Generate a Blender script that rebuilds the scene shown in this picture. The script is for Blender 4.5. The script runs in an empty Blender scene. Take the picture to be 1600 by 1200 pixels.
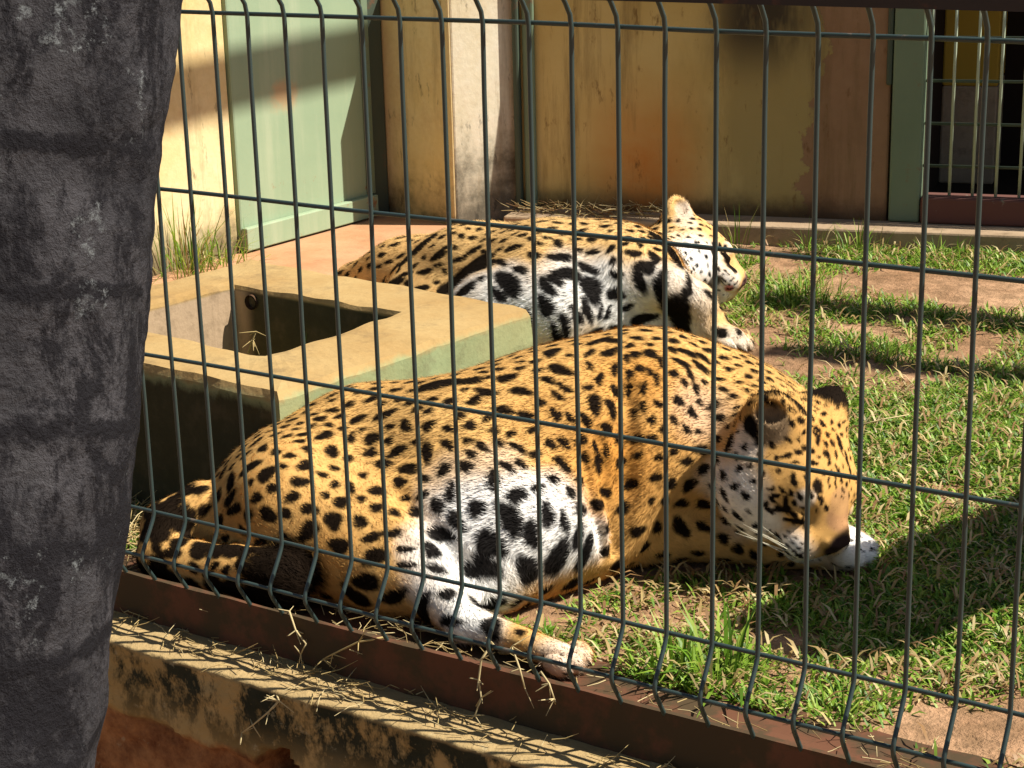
import bpy, math, random
import numpy as np
from mathutils import Vector, Matrix
from mathutils.bvhtree import BVHTree
from mathutils.kdtree import KDTree

rng = np.random.default_rng(7)
random.seed(7)
scene = bpy.context.scene
COL = scene.collection

# ------------------------------------------------------------------ camera
F_PX = 2844.83                      # focal length in photo pixels (1600 wide)
CAM = np.array([1.0954, -1.7042, 1.0184])
RIGHT = np.array([0.8374, 0.5460, -0.0249])
UP = np.array([-0.1349, 0.2507, 0.9586])
FWD = np.array([-0.5297, 0.7993, -0.2839])
FWD /= np.linalg.norm(FWD); UP -= FWD * (UP @ FWD); UP /= np.linalg.norm(UP); RIGHT = np.cross(FWD, UP)
cam_d = bpy.data.cameras.new('camera')
cam_d.sensor_width = 36.0
cam_d.lens = F_PX / 1600 * 36
cam_d.clip_start = 0.05
cam_d.clip_end = 2000
cam_o = bpy.data.objects.new('camera', cam_d)
COL.objects.link(cam_o)
m = Matrix.Identity(4)
for r in range(3):
    m[r][0] = RIGHT[r]; m[r][1] = UP[r]; m[r][2] = -FWD[r]; m[r][3] = CAM[r]
cam_o.matrix_world = m
scene.camera = cam_o

# ------------------------------------------------------------------ light
SUN_AZ = math.atan2(0.72, 0.32)      # from +Y towards +X
SUN_EL = math.radians(51.8)
SUN = np.array([math.sin(SUN_AZ) * math.cos(SUN_EL), math.cos(SUN_AZ) * math.cos(SUN_EL), math.sin(SUN_EL)])
world = bpy.data.worlds.new('World')
scene.world = world
world.use_nodes = True
wn = world.node_tree
wn.nodes.clear()
sky = wn.nodes.new('ShaderNodeTexSky')
sky.sky_type = 'NISHITA'
sky.sun_disc = False
sky.sun_elevation = SUN_EL
sky.sun_rotation = SUN_AZ
bg = wn.nodes.new('ShaderNodeBackground')
bg.inputs['Strength'].default_value = 0.05
wo = wn.nodes.new('ShaderNodeOutputWorld')
wn.links.new(sky.outputs[0], bg.inputs[0])
wn.links.new(bg.outputs[0], wo.inputs[0])
sd = bpy.data.lights.new('sun', 'SUN')
sd.energy = 5.0
sd.angle = math.radians(0.53)
sd.color = (1.0, 0.945, 0.85)
so = bpy.data.objects.new('sun', sd)
COL.objects.link(so)
so.rotation_euler = Vector(tuple(SUN)).to_track_quat('Z', 'Y').to_euler()
so.location = (3, 4, 6)
scene.view_settings.view_transform = 'Standard'
scene.view_settings.look = 'None'
scene.view_settings.gamma = 1
scene.view_settings.use_curve_mapping = False
scene.view_settings.exposure = 0.88
scene.render.engine = 'CYCLES'
scene.render.resolution_x = 1024
scene.render.resolution_y = 768
scene.cycles.max_bounces = 6
scene.cycles.diffuse_bounces = 3

# ------------------------------------------------------------------ helpers
def ray(px, py):
    return RIGHT * ((px - 800) / F_PX) + UP * ((600 - py) / F_PX) + FWD
def P(px, py, z=0.0):
    d = ray(px, py); t = (z - CAM[2]) / d[2]
    return CAM + t * d
def PY(px, py, y):
    d = ray(px, py); t = (y - CAM[1]) / d[1]
    return CAM + t * d
def pix(p):
    d = np.asarray(p) - CAM; z = d @ FWD
    return 800 + F_PX * (d @ RIGHT) / z, 600 - F_PX * (d @ UP) / z
def cam_vec(a, b, c):                # right, up, towards the camera
    v = RIGHT * a + UP * b - FWD * c
    return v / np.linalg.norm(v)
def nrm(v):
    return v / np.maximum(np.linalg.norm(v, axis=-1, keepdims=True), 1e-9)

def mesh_np(name, V, F, smooth=True):
    """V (n,3); F list/array of faces, all the same length, or a python list"""
    me = bpy.data.meshes.new(name)
    if isinstance(F, np.ndarray):
        k = F.shape[1]
        me.vertices.add(len(V)); me.vertices.foreach_set('co', np.asarray(V, np.float32).ravel())
        me.loops.add(F.size); me.loops.foreach_set('vertex_index', F.astype(np.int32).ravel())
        me.polygons.add(len(F))
        me.polygons.foreach_set('loop_start', np.arange(0, F.size, k, dtype=np.int32))
        me.update(calc_edges=True)
        me.polygons.foreach_set('use_smooth', np.full(len(F), smooth))
    else:
        me.from_pydata([tuple(map(float, v)) for v in V], [], [tuple(f) for f in F])
        for p in me.polygons: p.use_smooth = smooth
    me.update()
    return me
def obj(name, me, mat=None, parent=None, loc=None):
    o = bpy.data.objects.new(name, me)
    COL.objects.link(o)
    if mat is not None and me is not None and not me.materials: me.materials.append(mat)
    if parent is not None: o.parent = parent
    if loc is not None: o.location = loc
    return o
def empty(name, loc=(0, 0, 0)):
    o = bpy.data.objects.new(name, None); COL.objects.link(o); o.location = loc
    o.empty_display_size = 0.1
    return o
def tag(o, label=None, cat=None, group=None, kind=None):
    if label: o['label'] = label
    if cat: o['category'] = cat
    if group: o['group'] = group
    if kind: o['kind'] = kind
    return o
def put(o, parent):                  # parent keeping world coordinates of mesh data
    o.parent = parent
    o.matrix_parent_inverse = Matrix.Translation(-Vector(parent.location))
    return o
def color_attr(me, name, col):
    a = me.color_attributes.new(name, 'FLOAT_COLOR', 'POINT')
    c = np.ones((len(col), 4), np.float32); c[:, :3] = col
    a.data.foreach_set('color', c.ravel())

def tube(pts, rad, n=8, cap=True):
    pts = np.asarray(pts, float); k = len(pts)
    rad = np.broadcast_to(np.asarray(rad, float), (k,))
    tan = np.gradient(pts, axis=0); tan = nrm(tan)
    ref = np.array([0, 0, 1.0])
    if abs(tan[0] @ ref) > 0.9: ref = np.array([1.0, 0, 0])
    u = nrm(np.cross(tan[0], ref)); V = []
    for i in range(k):
        u = nrm(u - tan[i] * (u @ tan[i])); w = np.cross(tan[i], u)
        for j in range(n):
            a = 2 * math.pi * j / n
            V.append(pts[i] + rad[i] * (math.cos(a) * u + math.sin(a) * w))
    Fc = [(i * n + j, i * n + (j + 1) % n, (i + 1) * n + (j + 1) % n, (i + 1) * n + j) for i in range(k - 1) for j in range(n)]
    if cap:
        Fc.append(tuple(reversed(range(n)))); Fc.append(tuple((k - 1) * n + j for j in range(n)))
    return V, Fc
def join(parts):
    V = []; Fc = []
    for v, f in parts:
        o = len(V); V += list(v); Fc += [tuple(i + o for i in q) for q in f]
    return V, Fc
def box(lo, hi):
    x0, y0, z0 = lo; x1, y1, z1 = hi
    V = [(x0, y0, z0), (x1, y0, z0), (x1, y1, z0), (x0, y1, z0), (x0, y0, z1), (x1, y0, z1), (x1, y1, z1), (x0, y1, z1)]
    return V, [(3, 2, 1, 0), (4, 5, 6, 7), (0, 1, 5, 4), (1, 2, 6, 5), (2, 3, 7, 6), (3, 0, 4, 7)]
def prism(poly, z0, z1):
    n = len(poly)
    V = [(x, y, z0) for x, y in poly] + [(x, y, z1) for x, y in poly]
    return V, [tuple(reversed(range(n))), tuple(range(n, 2 * n))] + [(i, (i + 1) % n, n + (i + 1) % n, n + i) for i in range(n)]
def bevel(o, w=0.004, seg=2):
    b = o.modifiers.new('bevel', 'BEVEL'); b.width = w; b.segments = seg; b.limit_method = 'ANGLE'; b.angle_limit = math.radians(40)
    return o

def hash3(i, j, k, seed):
    n = (i * 374761393 + j * 668265263 + k * 2147483647 + seed * 144269) & 0xffffffff
    n = ((n ^ (n >> 13)) * 1274126177) & 0xffffffff
    return ((n ^ (n >> 16)) & 0xffff) / 65535.0
def vnoise(p, scale, seed=0):
    q = np.asarray(p, float) * scale
    if q.shape[-1] == 2: q = np.concatenate([q, np.zeros(q.shape[:-1] + (1,))], -1)
    i = np.floor(q).astype(np.int64); f = q - i; f = f * f * (3 - 2 * f)
    r = 0
    for a in (0, 1):
        for b in (0, 1):
            for c in (0, 1):
                w = (f[..., 0] if a else 1 - f[..., 0]) * (f[..., 1] if b else 1 - f[..., 1]) * (f[..., 2] if c else 1 - f[..., 2])
                r = r + w * hash3(i[..., 0] + a, i[..., 1] + b, i[..., 2] + c, seed)
    return r
def fbm(p, scale, seed=0, o=3):
    return sum(vnoise(p, scale * 2 ** k, seed + k) * 0.5 ** k for k in range(o)) / sum(0.5 ** k for k in range(o))
def sstep(a, b, x):
    t = np.clip((x - a) / (b - a), 0, 1); return t * t * (3 - 2 * t)

# ------------------------------------------------------------------ materials
class NT:
    def __init__(s, name, rough=0.8, spec=0.3):
        s.mat = bpy.data.materials.new(name); s.mat.use_nodes = True
        s.t = s.mat.node_tree; s.b = s.t.nodes['Principled BSDF']
        s.b.inputs['Roughness'].default_value = rough
        s.b.inputs['Specular IOR Level'].default_value = spec
        s.co = s.t.nodes.new('ShaderNodeTexCoord').outputs['Object']
    def node(s, ty, **kw):
        n = s.t.nodes.new(ty)
        for k, v in kw.items(): setattr(n, k, v)
        return n
    def link(s, a, b): s.t.links.new(a, b)
    def noise(s, scale, detail=4, rough=0.6, stretch=None, dist=0.0):
        n = s.node('ShaderNodeTexNoise'); n.inputs['Scale'].default_value = scale
        n.inputs['Detail'].default_value = detail; n.inputs['Roughness'].default_value = rough; n.inputs['Distortion'].default_value = dist
        src = s.co
        if stretch:
            mp = s.node('ShaderNodeMapping'); mp.inputs['Scale'].default_value = stretch; s.link(src, mp.inputs[0]); src = mp.outputs[0]
        s.link(src, n.inputs['Vector'])
        return n.outputs['Fac']
    def ramp(s, fac, stops, interp='LINEAR'):
        r = s.node('ShaderNodeValToRGB'); e = r.color_ramp; e.interpolation = interp
        while len(e.elements) < len(stops): e.elements.new(0.5)
        for q, (p, c) in zip(e.elements, stops):
            q.position = p; q.color = (c, c, c, 1) if isinstance(c, (int, float)) else (*c, 1)
        s.link(fac, r.inputs[0]); return r.outputs[0]
    def mix(s, fac, a, b, mode='MIX'):
        n = s.node('ShaderNodeMix', data_type='RGBA', blend_type=mode)
        for sock, v in ((n.inputs[0], fac), (n.inputs[6], a), (n.inputs[7], b)):
            if isinstance(v, (int, float)): sock.default_value = v
            elif isinstance(v, tuple): sock.default_value = (*v, 1)
            else: s.link(v, sock)
        return n.outputs[2]
    def math(s, op, a, b=None, clamp=False):
        n = s.node('ShaderNodeMath', operation=op, use_clamp=clamp)
        for sock, v in zip(n.inputs, (a, b)):
            if v is None: continue
            if isinstance(v, (int, float)): sock.default_value = v
            else: s.link(v, sock)
        return n.outputs[0]
    def axis(s, k):
        n = s.node('ShaderNodeSeparateXYZ'); s.link(s.co, n.inputs[0]); return n.outputs[k]
    def range(s, v, a, b):
        n = s.node('ShaderNodeMapRange', interpolation_type='SMOOTHSTEP'); s.link(v, n.inputs[0])
        n.inputs[1].default_value = a; n.inputs[2].default_value = b; return n.outputs[0]
    def attr(s, name):
        n = s.node('ShaderNodeAttribute'); n.attribute_name = name; return n.outputs['Color']
    def bump(s, h, strength=0.4, dist=0.005):
        n = s.node('ShaderNodeBump'); n.inputs['Strength'].default_value = strength; n.inputs['Distance'].default_value = dist
        s.link(h, n.inputs['Height']); s.link(n.outputs[0], s.b.inputs['Normal'])
    def col(s, c):
        if isinstance(c, tuple): s.b.inputs['Base Color'].default_value = (*c, 1)
        else: s.link(c, s.b.inputs['Base Color'])
        return s.mat

def mat_wall(name, base, light, dirt, dirt_h, orange=0.5, seed=(1, 1, 1)):
    n = NT(name, 0.9, 0.15)
    a = n.noise(2.2, 6, 0.65, seed); b = n.noise(9, 6, 0.7); c = n.noise(60, 3)
    col = n.mix(n.ramp(a, [(0.35, 0), (0.65, 1)]), base, light)
    col = n.mix(n.math('MULTIPLY', n.ramp(b, [(0.5, 0), (0.72, 1)]), orange), col, (0.42, 0.17, 0.04))
    z = n.axis(2)
    low = n.range(n.math('ADD', z, n.math('MULTIPLY', n.math('SUBTRACT', b, 0.5), dirt_h * 2.2)), dirt_h, 0.0)
    col = n.mix(n.math('MULTIPLY', low, 0.85), col, dirt)
    dv = n.ramp(n.noise(11, 7, 0.75, (1, 1, 0.10)), [(0.55, 0), (0.70, 1)])
    col = n.mix(n.math('MULTIPLY', dv, 0.45), col, (0.20, 0.13, 0.05))
    sp = n.ramp(n.noise(26, 4, 0.7, (1, 1, 0.35)), [(0.60, 0), (0.68, 1)])
    col = n.mix(n.math('MULTIPLY', sp, 0.6), col, dirt)
    col = n.mix(0.25, col, n.mix(c, (0.25, 0.2, 0.1), (1, 1, 1)), 'MULTIPLY')
    n.bump(n.math('ADD', n.math('MULTIPLY', c, 0.35), b), 0.35, 0.006)
    return n.col(col)

M_WALL_YELLOW = mat_wall('yellow_plaster', (0.66, 0.48, 0.20), (0.74, 0.62, 0.36), (0.07, 0.055, 0.03), 0.16, 0.35)  # yellow plaster shared by the two left-hand walls
def mat_wall_back():
    n = NT('stained_yellow_plaster', 0.9, 0.15)
    a = n.noise(2.6, 5, 0.6); b = n.noise(9, 6, 0.7); c = n.noise(70, 3); st = n.noise(5, 5, 0.7, (1, 1, 0.3))
    x = n.axis(0); z = n.axis(2)
    col = n.mix(n.ramp(a, [(0.35, 0), (0.65, 1)]), (0.46, 0.34, 0.12), (0.54, 0.43, 0.19))
    # rusty orange bloom low on the wall
    ob = n.math('MULTIPLY', n.range(n.math('ABSOLUTE', n.math('SUBTRACT', x, 0.38)), 0.24, 0.02), n.range(z, 0.50, 0.12))
    col = n.mix(n.math('MULTIPLY', ob, n.math('ADD', b, 0.25, True)), col, (0.48, 0.17, 0.03))
    # grey-green weathering in the middle, black mould higher up
    g = n.range(n.math('ADD', x, n.math('MULTIPLY', n.math('SUBTRACT', st, 0.5), 0.5)), 0.46, 0.68)
    col = n.mix(n.math('MULTIPLY', g, 0.75), col, (0.24, 0.19, 0.075))
    mo = n.math('MULTIPLY', n.math('MULTIPLY', n.range(n.math('ABSOLUTE', n.math('SUBTRACT', x, 0.68)), 0.2, 0.04), n.range(z, 0.36, 0.56)), n.ramp(st, [(0.34, 0), (0.52, 1)]))
    col = n.mix(mo, col, (0.05, 0.04, 0.025))
    # plaster fallen off: bare reddish-brown render on the right
    pe = n.range(n.math('ADD', x, n.math('ADD', n.math('MULTIPLY', n.math('SUBTRACT', b, 0.5), 0.22), n.math('MULTIPLY', n.math('SUBTRACT', z, 0.25), -0.10))), 0.800, 0.812)
    col = n.mix(pe, col, n.mix(b, (0.19, 0.105, 0.055), (0.30, 0.19, 0.11)))
    dv = n.ramp(n.noise(10, 7, 0.75, (1, 1, 0.10)), [(0.52, 0), (0.68, 1)])
    col = n.mix(n.math('MULTIPLY', dv, 0.6), col, (0.13, 0.085, 0.035))
    low = n.range(n.math('ADD', z, n.math('MULTIPLY', n.math('SUBTRACT', b, 0.5), 0.10)), 0.12, 0.04)
    col = n.mix(n.math('MULTIPLY', low, 0.9), col, (0.06, 0.035, 0.02))
    sp = n.ramp(n.noise(24, 4, 0.7, (1, 1, 0.4)), [(0.60, 0), (0.70, 1)])
    col = n.mix(n.math('MULTIPLY', sp, 0.75), col, (0.12, 0.06, 0.02))
    n.bump(n.math('ADD', n.math('MULTIPLY', c, 0.3), n.math('SUBTRACT', b, n.math('MULTIPLY', pe, 0.8))), 0.4, 0.008)
    return n.col(col)
M_WALL_BACK = mat_wall_back()

def mat_paint(name, base, light, rust=0.3, rough=0.55, rustc=(0.20, 0.06, 0.02), scale=14, lo=0.58, spec=0.35):
    n = NT(name, rough, spec)
    a = n.noise(5, 5, 0.6); b = n.noise(scale, 6, 0.72); c = n.noise(120, 2)
    col = n.mix(a, base, light)
    r = n.math('MULTIPLY', n.ramp(b, [(lo, 0), (lo + 0.1, 1)]), rust)
    col = n.mix(r, col, rustc)
    n.bump(n.math('ADD', b, n.math('MULTIPLY', c, 0.3)), 0.2, 0.002)
    return n.col(col)
def mat_door():
    n = NT('pale_green_paint', 0.6, 0.3)
    a = n.noise(5, 5, 0.6); b = n.noise(16, 7, 0.75); v = n.noise(13, 6, 0.7, (1, 1, 0.08)); x = n.axis(0); z = n.axis(2)
    col = n.mix(a, (0.21, 0.29, 0.18), (0.29, 0.36, 0.225))
    col = n.mix(n.math('MULTIPLY', n.ramp(v, [(0.5, 0), (0.7, 1)]), 0.35), col, (0.42, 0.44, 0.30))
    dx_ = n.math('SUBTRACT', x, 0.19); dz_ = n.math('SUBTRACT', z, 0.405)
    d = n.math('SQRT', n.math('ADD', n.math('MULTIPLY', dx_, dx_), n.math('MULTIPLY', n.math('MULTIPLY', dz_, dz_), 1.6)))
    col = n.mix(n.math('MULTIPLY', n.range(n.math('ADD', d, n.math('MULTIPLY', n.math('SUBTRACT', b, 0.5), 0.16)), 0.075, 0.01), 0.6), col, (0.52, 0.27, 0.12))
    rs = n.math('MULTIPLY', n.ramp(b, [(0.60, 0), (0.66, 1)]), n.range(z, 0.30, 0.06))
    col = n.mix(n.math('MULTIPLY', rs, 0.8), col, (0.28, 0.10, 0.03))
    n.bump(n.math('ADD', b, a), 0.25, 0.003)
    return n.col(col)
M_DOOR = mat_door()
M_GREEN = mat_paint('green_paint', (0.10, 0.15, 0.09), (0.17, 0.22, 0.14), 0.5, 0.55)
M_DARKGREEN = mat_paint('dark_green_paint', (0.035, 0.05, 0.035), (0.06, 0.08, 0.05), 0.5, 0.6)
M_WIRE = mat_paint('coated_wire', (0.016, 0.031, 0.029), (0.036, 0.056, 0.051), 0.75, 0.42, (0.20, 0.13, 0.09), 22, 0.60, 0.5)
M_RUST = mat_paint('rusted_steel', (0.085, 0.034, 0.017), (0.15, 0.066, 0.036), 0.8, 0.85, (0.05, 0.040, 0.02), 7, 0.44, 0.15)
M_RUSTSILL = mat_paint('peeling_sill', (0.085, 0.034, 0.026), (0.14, 0.055, 0.04), 0.9, 0.85, (0.22, 0.25, 0.18), 16, 0.60)
M_BLACKBAR = mat_paint('dark_steel', (0.02, 0.014, 0.012), (0.03, 0.022, 0.018), 0.3)
M_BARS = mat_paint('bar_paint', (0.30, 0.36, 0.24), (0.38, 0.42, 0.30), 0.4, 0.5)
M_DARKROOM = NT('dark_interior', 0.95, 0.05).col((0.03, 0.02, 0.014))
M_ROOMYELLOW = NT('interior_yellow', 0.95, 0.05).col((0.42, 0.26, 0.04))

def mat_concrete(name, base, light, green=0.0, dirt=0.3):
    n = NT(name, 0.92, 0.15)
    a = n.noise(4, 6, 0.65); b = n.noise(18, 6, 0.7); c = n.noise(110, 3)
    col = n.mix(n.ramp(a, [(0.35, 0), (0.65, 1)]), base, light)
    if green:
        z = n.axis(2)
        side = n.range(n.math('ADD', z, n.math('MULTIPLY', n.math('SUBTRACT', b, 0.5), 0.03)), 0.243, 0.228)
        col = n.mix(n.math('MULTIPLY', side, n.ramp(n.noise(3.2, 4), [(0.3, green), (0.68, green * 0.55)])), col, (0.27, 0.33, 0.17))
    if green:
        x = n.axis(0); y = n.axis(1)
        front_shade = n.math('MULTIPLY', n.range(y, 0.355, 0.325), n.range(n.math('ADD', z, n.math('MULTIPLY', n.math('SUBTRACT', b, 0.5), 0.05)), 0.236, 0.215))  # shade of the trough's front face painted into its colour
        front_shade = n.math('MULTIPLY', front_shade, n.range(x, -0.622, -0.640))
        back_shade = n.math('MULTIPLY', n.math('MULTIPLY', n.range(y, 0.70, 0.72), n.range(y, 0.785, 0.775)), n.math('MULTIPLY', n.range(z, 0.243, 0.236), n.range(x, -0.70, -0.74)))  # shade on the inner far wall, put into the colour
        col = n.mix(n.math('MAXIMUM', front_shade, back_shade), col, n.mix(b, (0.035, 0.03, 0.014), (0.09, 0.075, 0.035)))
        left_lit = n.math('MULTIPLY', n.math('MULTIPLY', n.range(x, -1.10, -1.14), n.range(x, -1.23, -1.21)), n.math('MULTIPLY', n.range(z, 0.243, 0.236), n.math('MULTIPLY', n.range(y, 0.41, 0.43), n.range(y, 0.775, 0.765))))  # sunlit tone of the left inner wall, painted in
        col = n.mix(left_lit, col, (0.42, 0.30, 0.19))
    col = n.mix(n.math('MULTIPLY', n.ramp(b, [(0.52, 0), (0.68, 1)]), dirt), col, (0.13, 0.09, 0.05))
    col = n.mix(0.3, col, n.mix(c, (0.3, 0.27, 0.2), (1, 1, 1)), 'MULTIPLY')
    n.bump(n.math('ADD', b, n.math('MULTIPLY', c, 0.5)), 0.4, 0.004)
    return n.col(col)
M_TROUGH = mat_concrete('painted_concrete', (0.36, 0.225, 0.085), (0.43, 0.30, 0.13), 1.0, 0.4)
M_PAD = mat_concrete('terracotta_concrete', (0.44, 0.215, 0.105), (0.52, 0.30, 0.165), 0, 0.2)
M_STEP = mat_concrete('step_concrete', (0.30, 0.21, 0.13), (0.42, 0.31, 0.20), 0, 0.5)

def mat_plinth():
    n = NT('mossy_plaster', 0.95, 0.12)
    z = n.axis(2); a = n.noise(7, 6, 0.7); b = n.noise(24, 6, 0.7); c = n.noise(120, 3)
    big = n.noise(2.4, 4, 0.6, (1, 1, 0.5))
    col = n.mix(n.ramp(a, [(0.38, 0), (0.62, 1)]), (0.33, 0.22, 0.08), (0.42, 0.30, 0.13))
    red = n.range(n.math('ADD', z, n.math('MULTIPLY', n.math('SUBTRACT', a, 0.5), 0.05)), -0.125, -0.14)
    col = n.mix(red, col, n.mix(n.ramp(n.noise(15, 8, 0.75), [(0.36, 0), (0.64, 1)]), (0.13, 0.045, 0.018), (0.40, 0.19, 0.075)))
    m1 = n.math('MULTIPLY', n.ramp(n.noise(9, 6, 0.75, (1, 1, 0.6)), [(0.43, 0), (0.51, 1)]), n.range(z, -0.17, -0.06))
    top = n.range(z, -0.030, -0.021)
    m1 = n.math('MULTIPLY', m1, n.math('SUBTRACT', 1.0, top))
    col = n.mix(m1, col, n.mix(b, (0.012, 0.014, 0.008), (0.05, 0.05, 0.03)))
    col = n.mix(top, col, n.mix(b, (0.27, 0.18, 0.08), (0.44, 0.32, 0.15)))
    lich = n.math('MULTIPLY', n.ramp(n.noise(40, 5, 0.75), [(0.62, 0), (0.68, 1)]), 0.5)
    col = n.mix(lich, col, (0.35, 0.30, 0.18))
    n.bump(n.math('ADD', b, n.math('MULTIPLY', c, 0.5)), 0.7, 0.006)
    return n.col(col)
M_PLINTH = mat_plinth()

def mat_bark():
    n = NT('pale_ringed_bark', 0.92, 0.12)
    a = n.noise(7, 8, 0.72); b = n.noise(34, 8, 0.8); c = n.noise(170, 4, .7)
    bb = n.node('ShaderNodeSeparateColor'); n.link(n.attr('ring'), bb.inputs[0]); rg = bb.outputs[0]; sidem = bb.outputs[1]
    col = n.mix(n.ramp(a, [(0.36, 0), (0.64, 1)]), (0.018, 0.017, 0.019), (0.066, 0.062, 0.066))
    col = n.mix(n.math('MULTIPLY', n.ramp(b, [(0.50, 0), (0.66, 1)]), 0.45), col, (0.075, 0.072, 0.074))
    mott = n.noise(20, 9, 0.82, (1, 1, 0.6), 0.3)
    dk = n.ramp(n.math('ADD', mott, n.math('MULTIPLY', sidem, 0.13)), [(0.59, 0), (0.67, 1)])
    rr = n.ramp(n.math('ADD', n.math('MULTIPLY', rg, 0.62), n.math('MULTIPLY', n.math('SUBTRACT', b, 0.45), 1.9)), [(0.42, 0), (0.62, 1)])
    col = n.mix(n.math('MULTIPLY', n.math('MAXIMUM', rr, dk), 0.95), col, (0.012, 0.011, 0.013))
    li = n.math('MULTIPLY', n.ramp(n.noise(13, 8, 0.82), [(0.585, 0), (0.635, 1)]), n.ramp(b, [(0.40, 0), (0.52, 1)]))
    col = n.mix(n.math('MULTIPLY', li, 0.85), col, (0.17, 0.18, 0.18))
    n.bump(n.math('ADD', n.math('ADD', a, n.math('MULTIPLY', b, 1.3)), n.math('MULTIPLY', c, 0.7)), 0.8, 0.009)
    return n.col(col)
M_BARK = mat_bark()

def mat_soil():
    n = NT('dry_soil', 0.95, 0.1)
    a = n.noise(3, 6, 0.7); b = n.noise(22, 6, 0.75); c = n.noise(140, 3)
    col = n.mix(n.ramp(a, [(0.35, 0), (0.65, 1)]), (0.30, 0.165, 0.085), (0.46, 0.28, 0.16))
    col = n.mix(n.ramp(b, [(0.42, 0.7), (0.62, 0)]), col, (0.15, 0.09, 0.045))
    n.bump(n.math('ADD', b, n.math('MULTIPLY', c, 0.5)), 0.8, 0.012)
    return n.col(col)
M_SOIL = mat_soil()
def mat_attr(name, rough=0.6, spec=0.3, trans=0.0, attr='tint'):
    n = NT(name, rough, spec)
    c = n.attr(attr); n.col(c)
    if trans:
        tr = n.node('ShaderNodeBsdfTranslucent'); n.link(c, tr.inputs[0])
        mx = n.node('ShaderNodeMixShader'); mx.inputs[0].default_value = trans
        out = n.t.nodes['Material Output']
        n.link(n.b.outputs[0], mx.inputs[1]); n.link(tr.outputs[0], mx.inputs[2]); n.link(mx.outputs[0], out.inputs[0])
    return n.mat
M_BLADE = mat_attr('grass_blade', 0.5, 0.35, 0.35)
M_STRAW = mat_attr('dry_straw', 0.7, 0.25, 0.15)
M_FUR = mat_attr('fur', 0.85, 0.05, 0.0, 'coat')
M_WHISKER = NT('whisker', 0.4, 0.4).col((0.75, 0.68, 0.5))

# ------------------------------------------------------------------ ground
def sheet(name, x0, x1, y0, y1, step, zf, mat):
    nx = int((x1 - x0) / step) + 1; ny = int((y1 - y0) / step) + 1
    X, Y = np.meshgrid(np.linspace(x0, x1, nx), np.linspace(y0, y1, ny), indexing='ij')
    Pp = np.stack([X, Y], -1)
    V = np.stack([X, Y, zf(Pp)], -1).reshape(-1, 3)
    I = np.arange(nx * ny).reshape(nx, ny)
    Fq = np.stack([I[:-1, :-1], I[1:, :-1], I[1:, 1:], I[:-1, 1:]], -1).reshape(-1, 4)
    return obj(name, mesh_np(name, V, Fq), mat)
def ground_z(p):
    return (fbm(p, 5, 3) - 0.5) * 0.018 + (fbm(p, 28, 9) - 0.5) * 0.008 - 0.004
g = sheet('ground', -5, 4, 0.125, 6.0, 0.02, ground_z, M_SOIL); tag(g, kind='structure')
pv = obj('visitor_ground', mesh_np('visitor_ground', [(-600, -600, -0.6), (600, -600, -0.6), (600, 600, -0.6), (-600, 600, -0.6)], [(0, 1, 2, 3)]), M_SOIL); tag(pv, kind='structure')

# ------------------------------------------------------------------ plinth wall under the fence
def build_plinth():
    root = empty('plinth_wall', (0, -0.09, -0.6))
    tag(root, 'low mossy plastered wall with broken hole, carrying the wire fence', 'wall')
    xs = np.arange(-2.6, 2.4, 0.008); zs = np.concatenate([np.arange(-0.6, -0.24, 0.03), np.arange(-0.24, -0.0225, 0.006), [-0.022]])
    X, Z = np.meshgrid(xs, zs, indexing='ij')
    q = np.stack([X, Z], -1)
    Y = -0.088 + (fbm(q, 9, 21) - 0.5) * 0.016 + (fbm(q, 50, 22, 2) - 0.5) * 0.008
    edge = -0.135 + (fbm(np.stack([X, X * 0], -1), 12, 5) - 0.5) * 0.05
    Y += 0.010 * sstep(0.004, -0.004, Z - edge)
    hc = PY(432, 1190, -0.088)
    dx = (X - hc[0]) / 0.040; dz = (Z - (hc[2] - 0.030)) / 0.052
    rad = np.sqrt(dx ** 2 + dz ** 2) + (fbm(q, 30, 31) - 0.5) * 0.5
    Y += 0.30 * sstep(1.05, 0.9, rad)
    Y += 0.004 * (Z > -0.0225)
    V = np.stack([X, Y, Z], -1)
    # the top of the ledge
    ys = np.array([-0.07, -0.05, -0.03, -0.01, 0.06, 0.135])
    top = []
    for y in ys:
        t = np.stack([xs, np.full_like(xs, y), np.full_like(xs, -0.0205) + (fbm(np.stack([xs, np.full_like(xs, y)], -1), 30, 4) - 0.5) * 0.006], -1)
        top.append(t)
    V = np.concatenate([V, np.stack(top, 1)], 1)
    nx, nz = V.shape[:2]; I = np.arange(nx * nz).reshape(nx, nz)
    Fq = np.stack([I[:-1, :-1], I[1:, :-1], I[1:, 1:], I[:-1, 1:]], -1).reshape(-1, 4)
    o = obj('wall_face', mesh_np('wall_face', V.reshape(-1, 3), Fq), M_PLINTH); put(o, root)
    return root
build_plinth()

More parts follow.
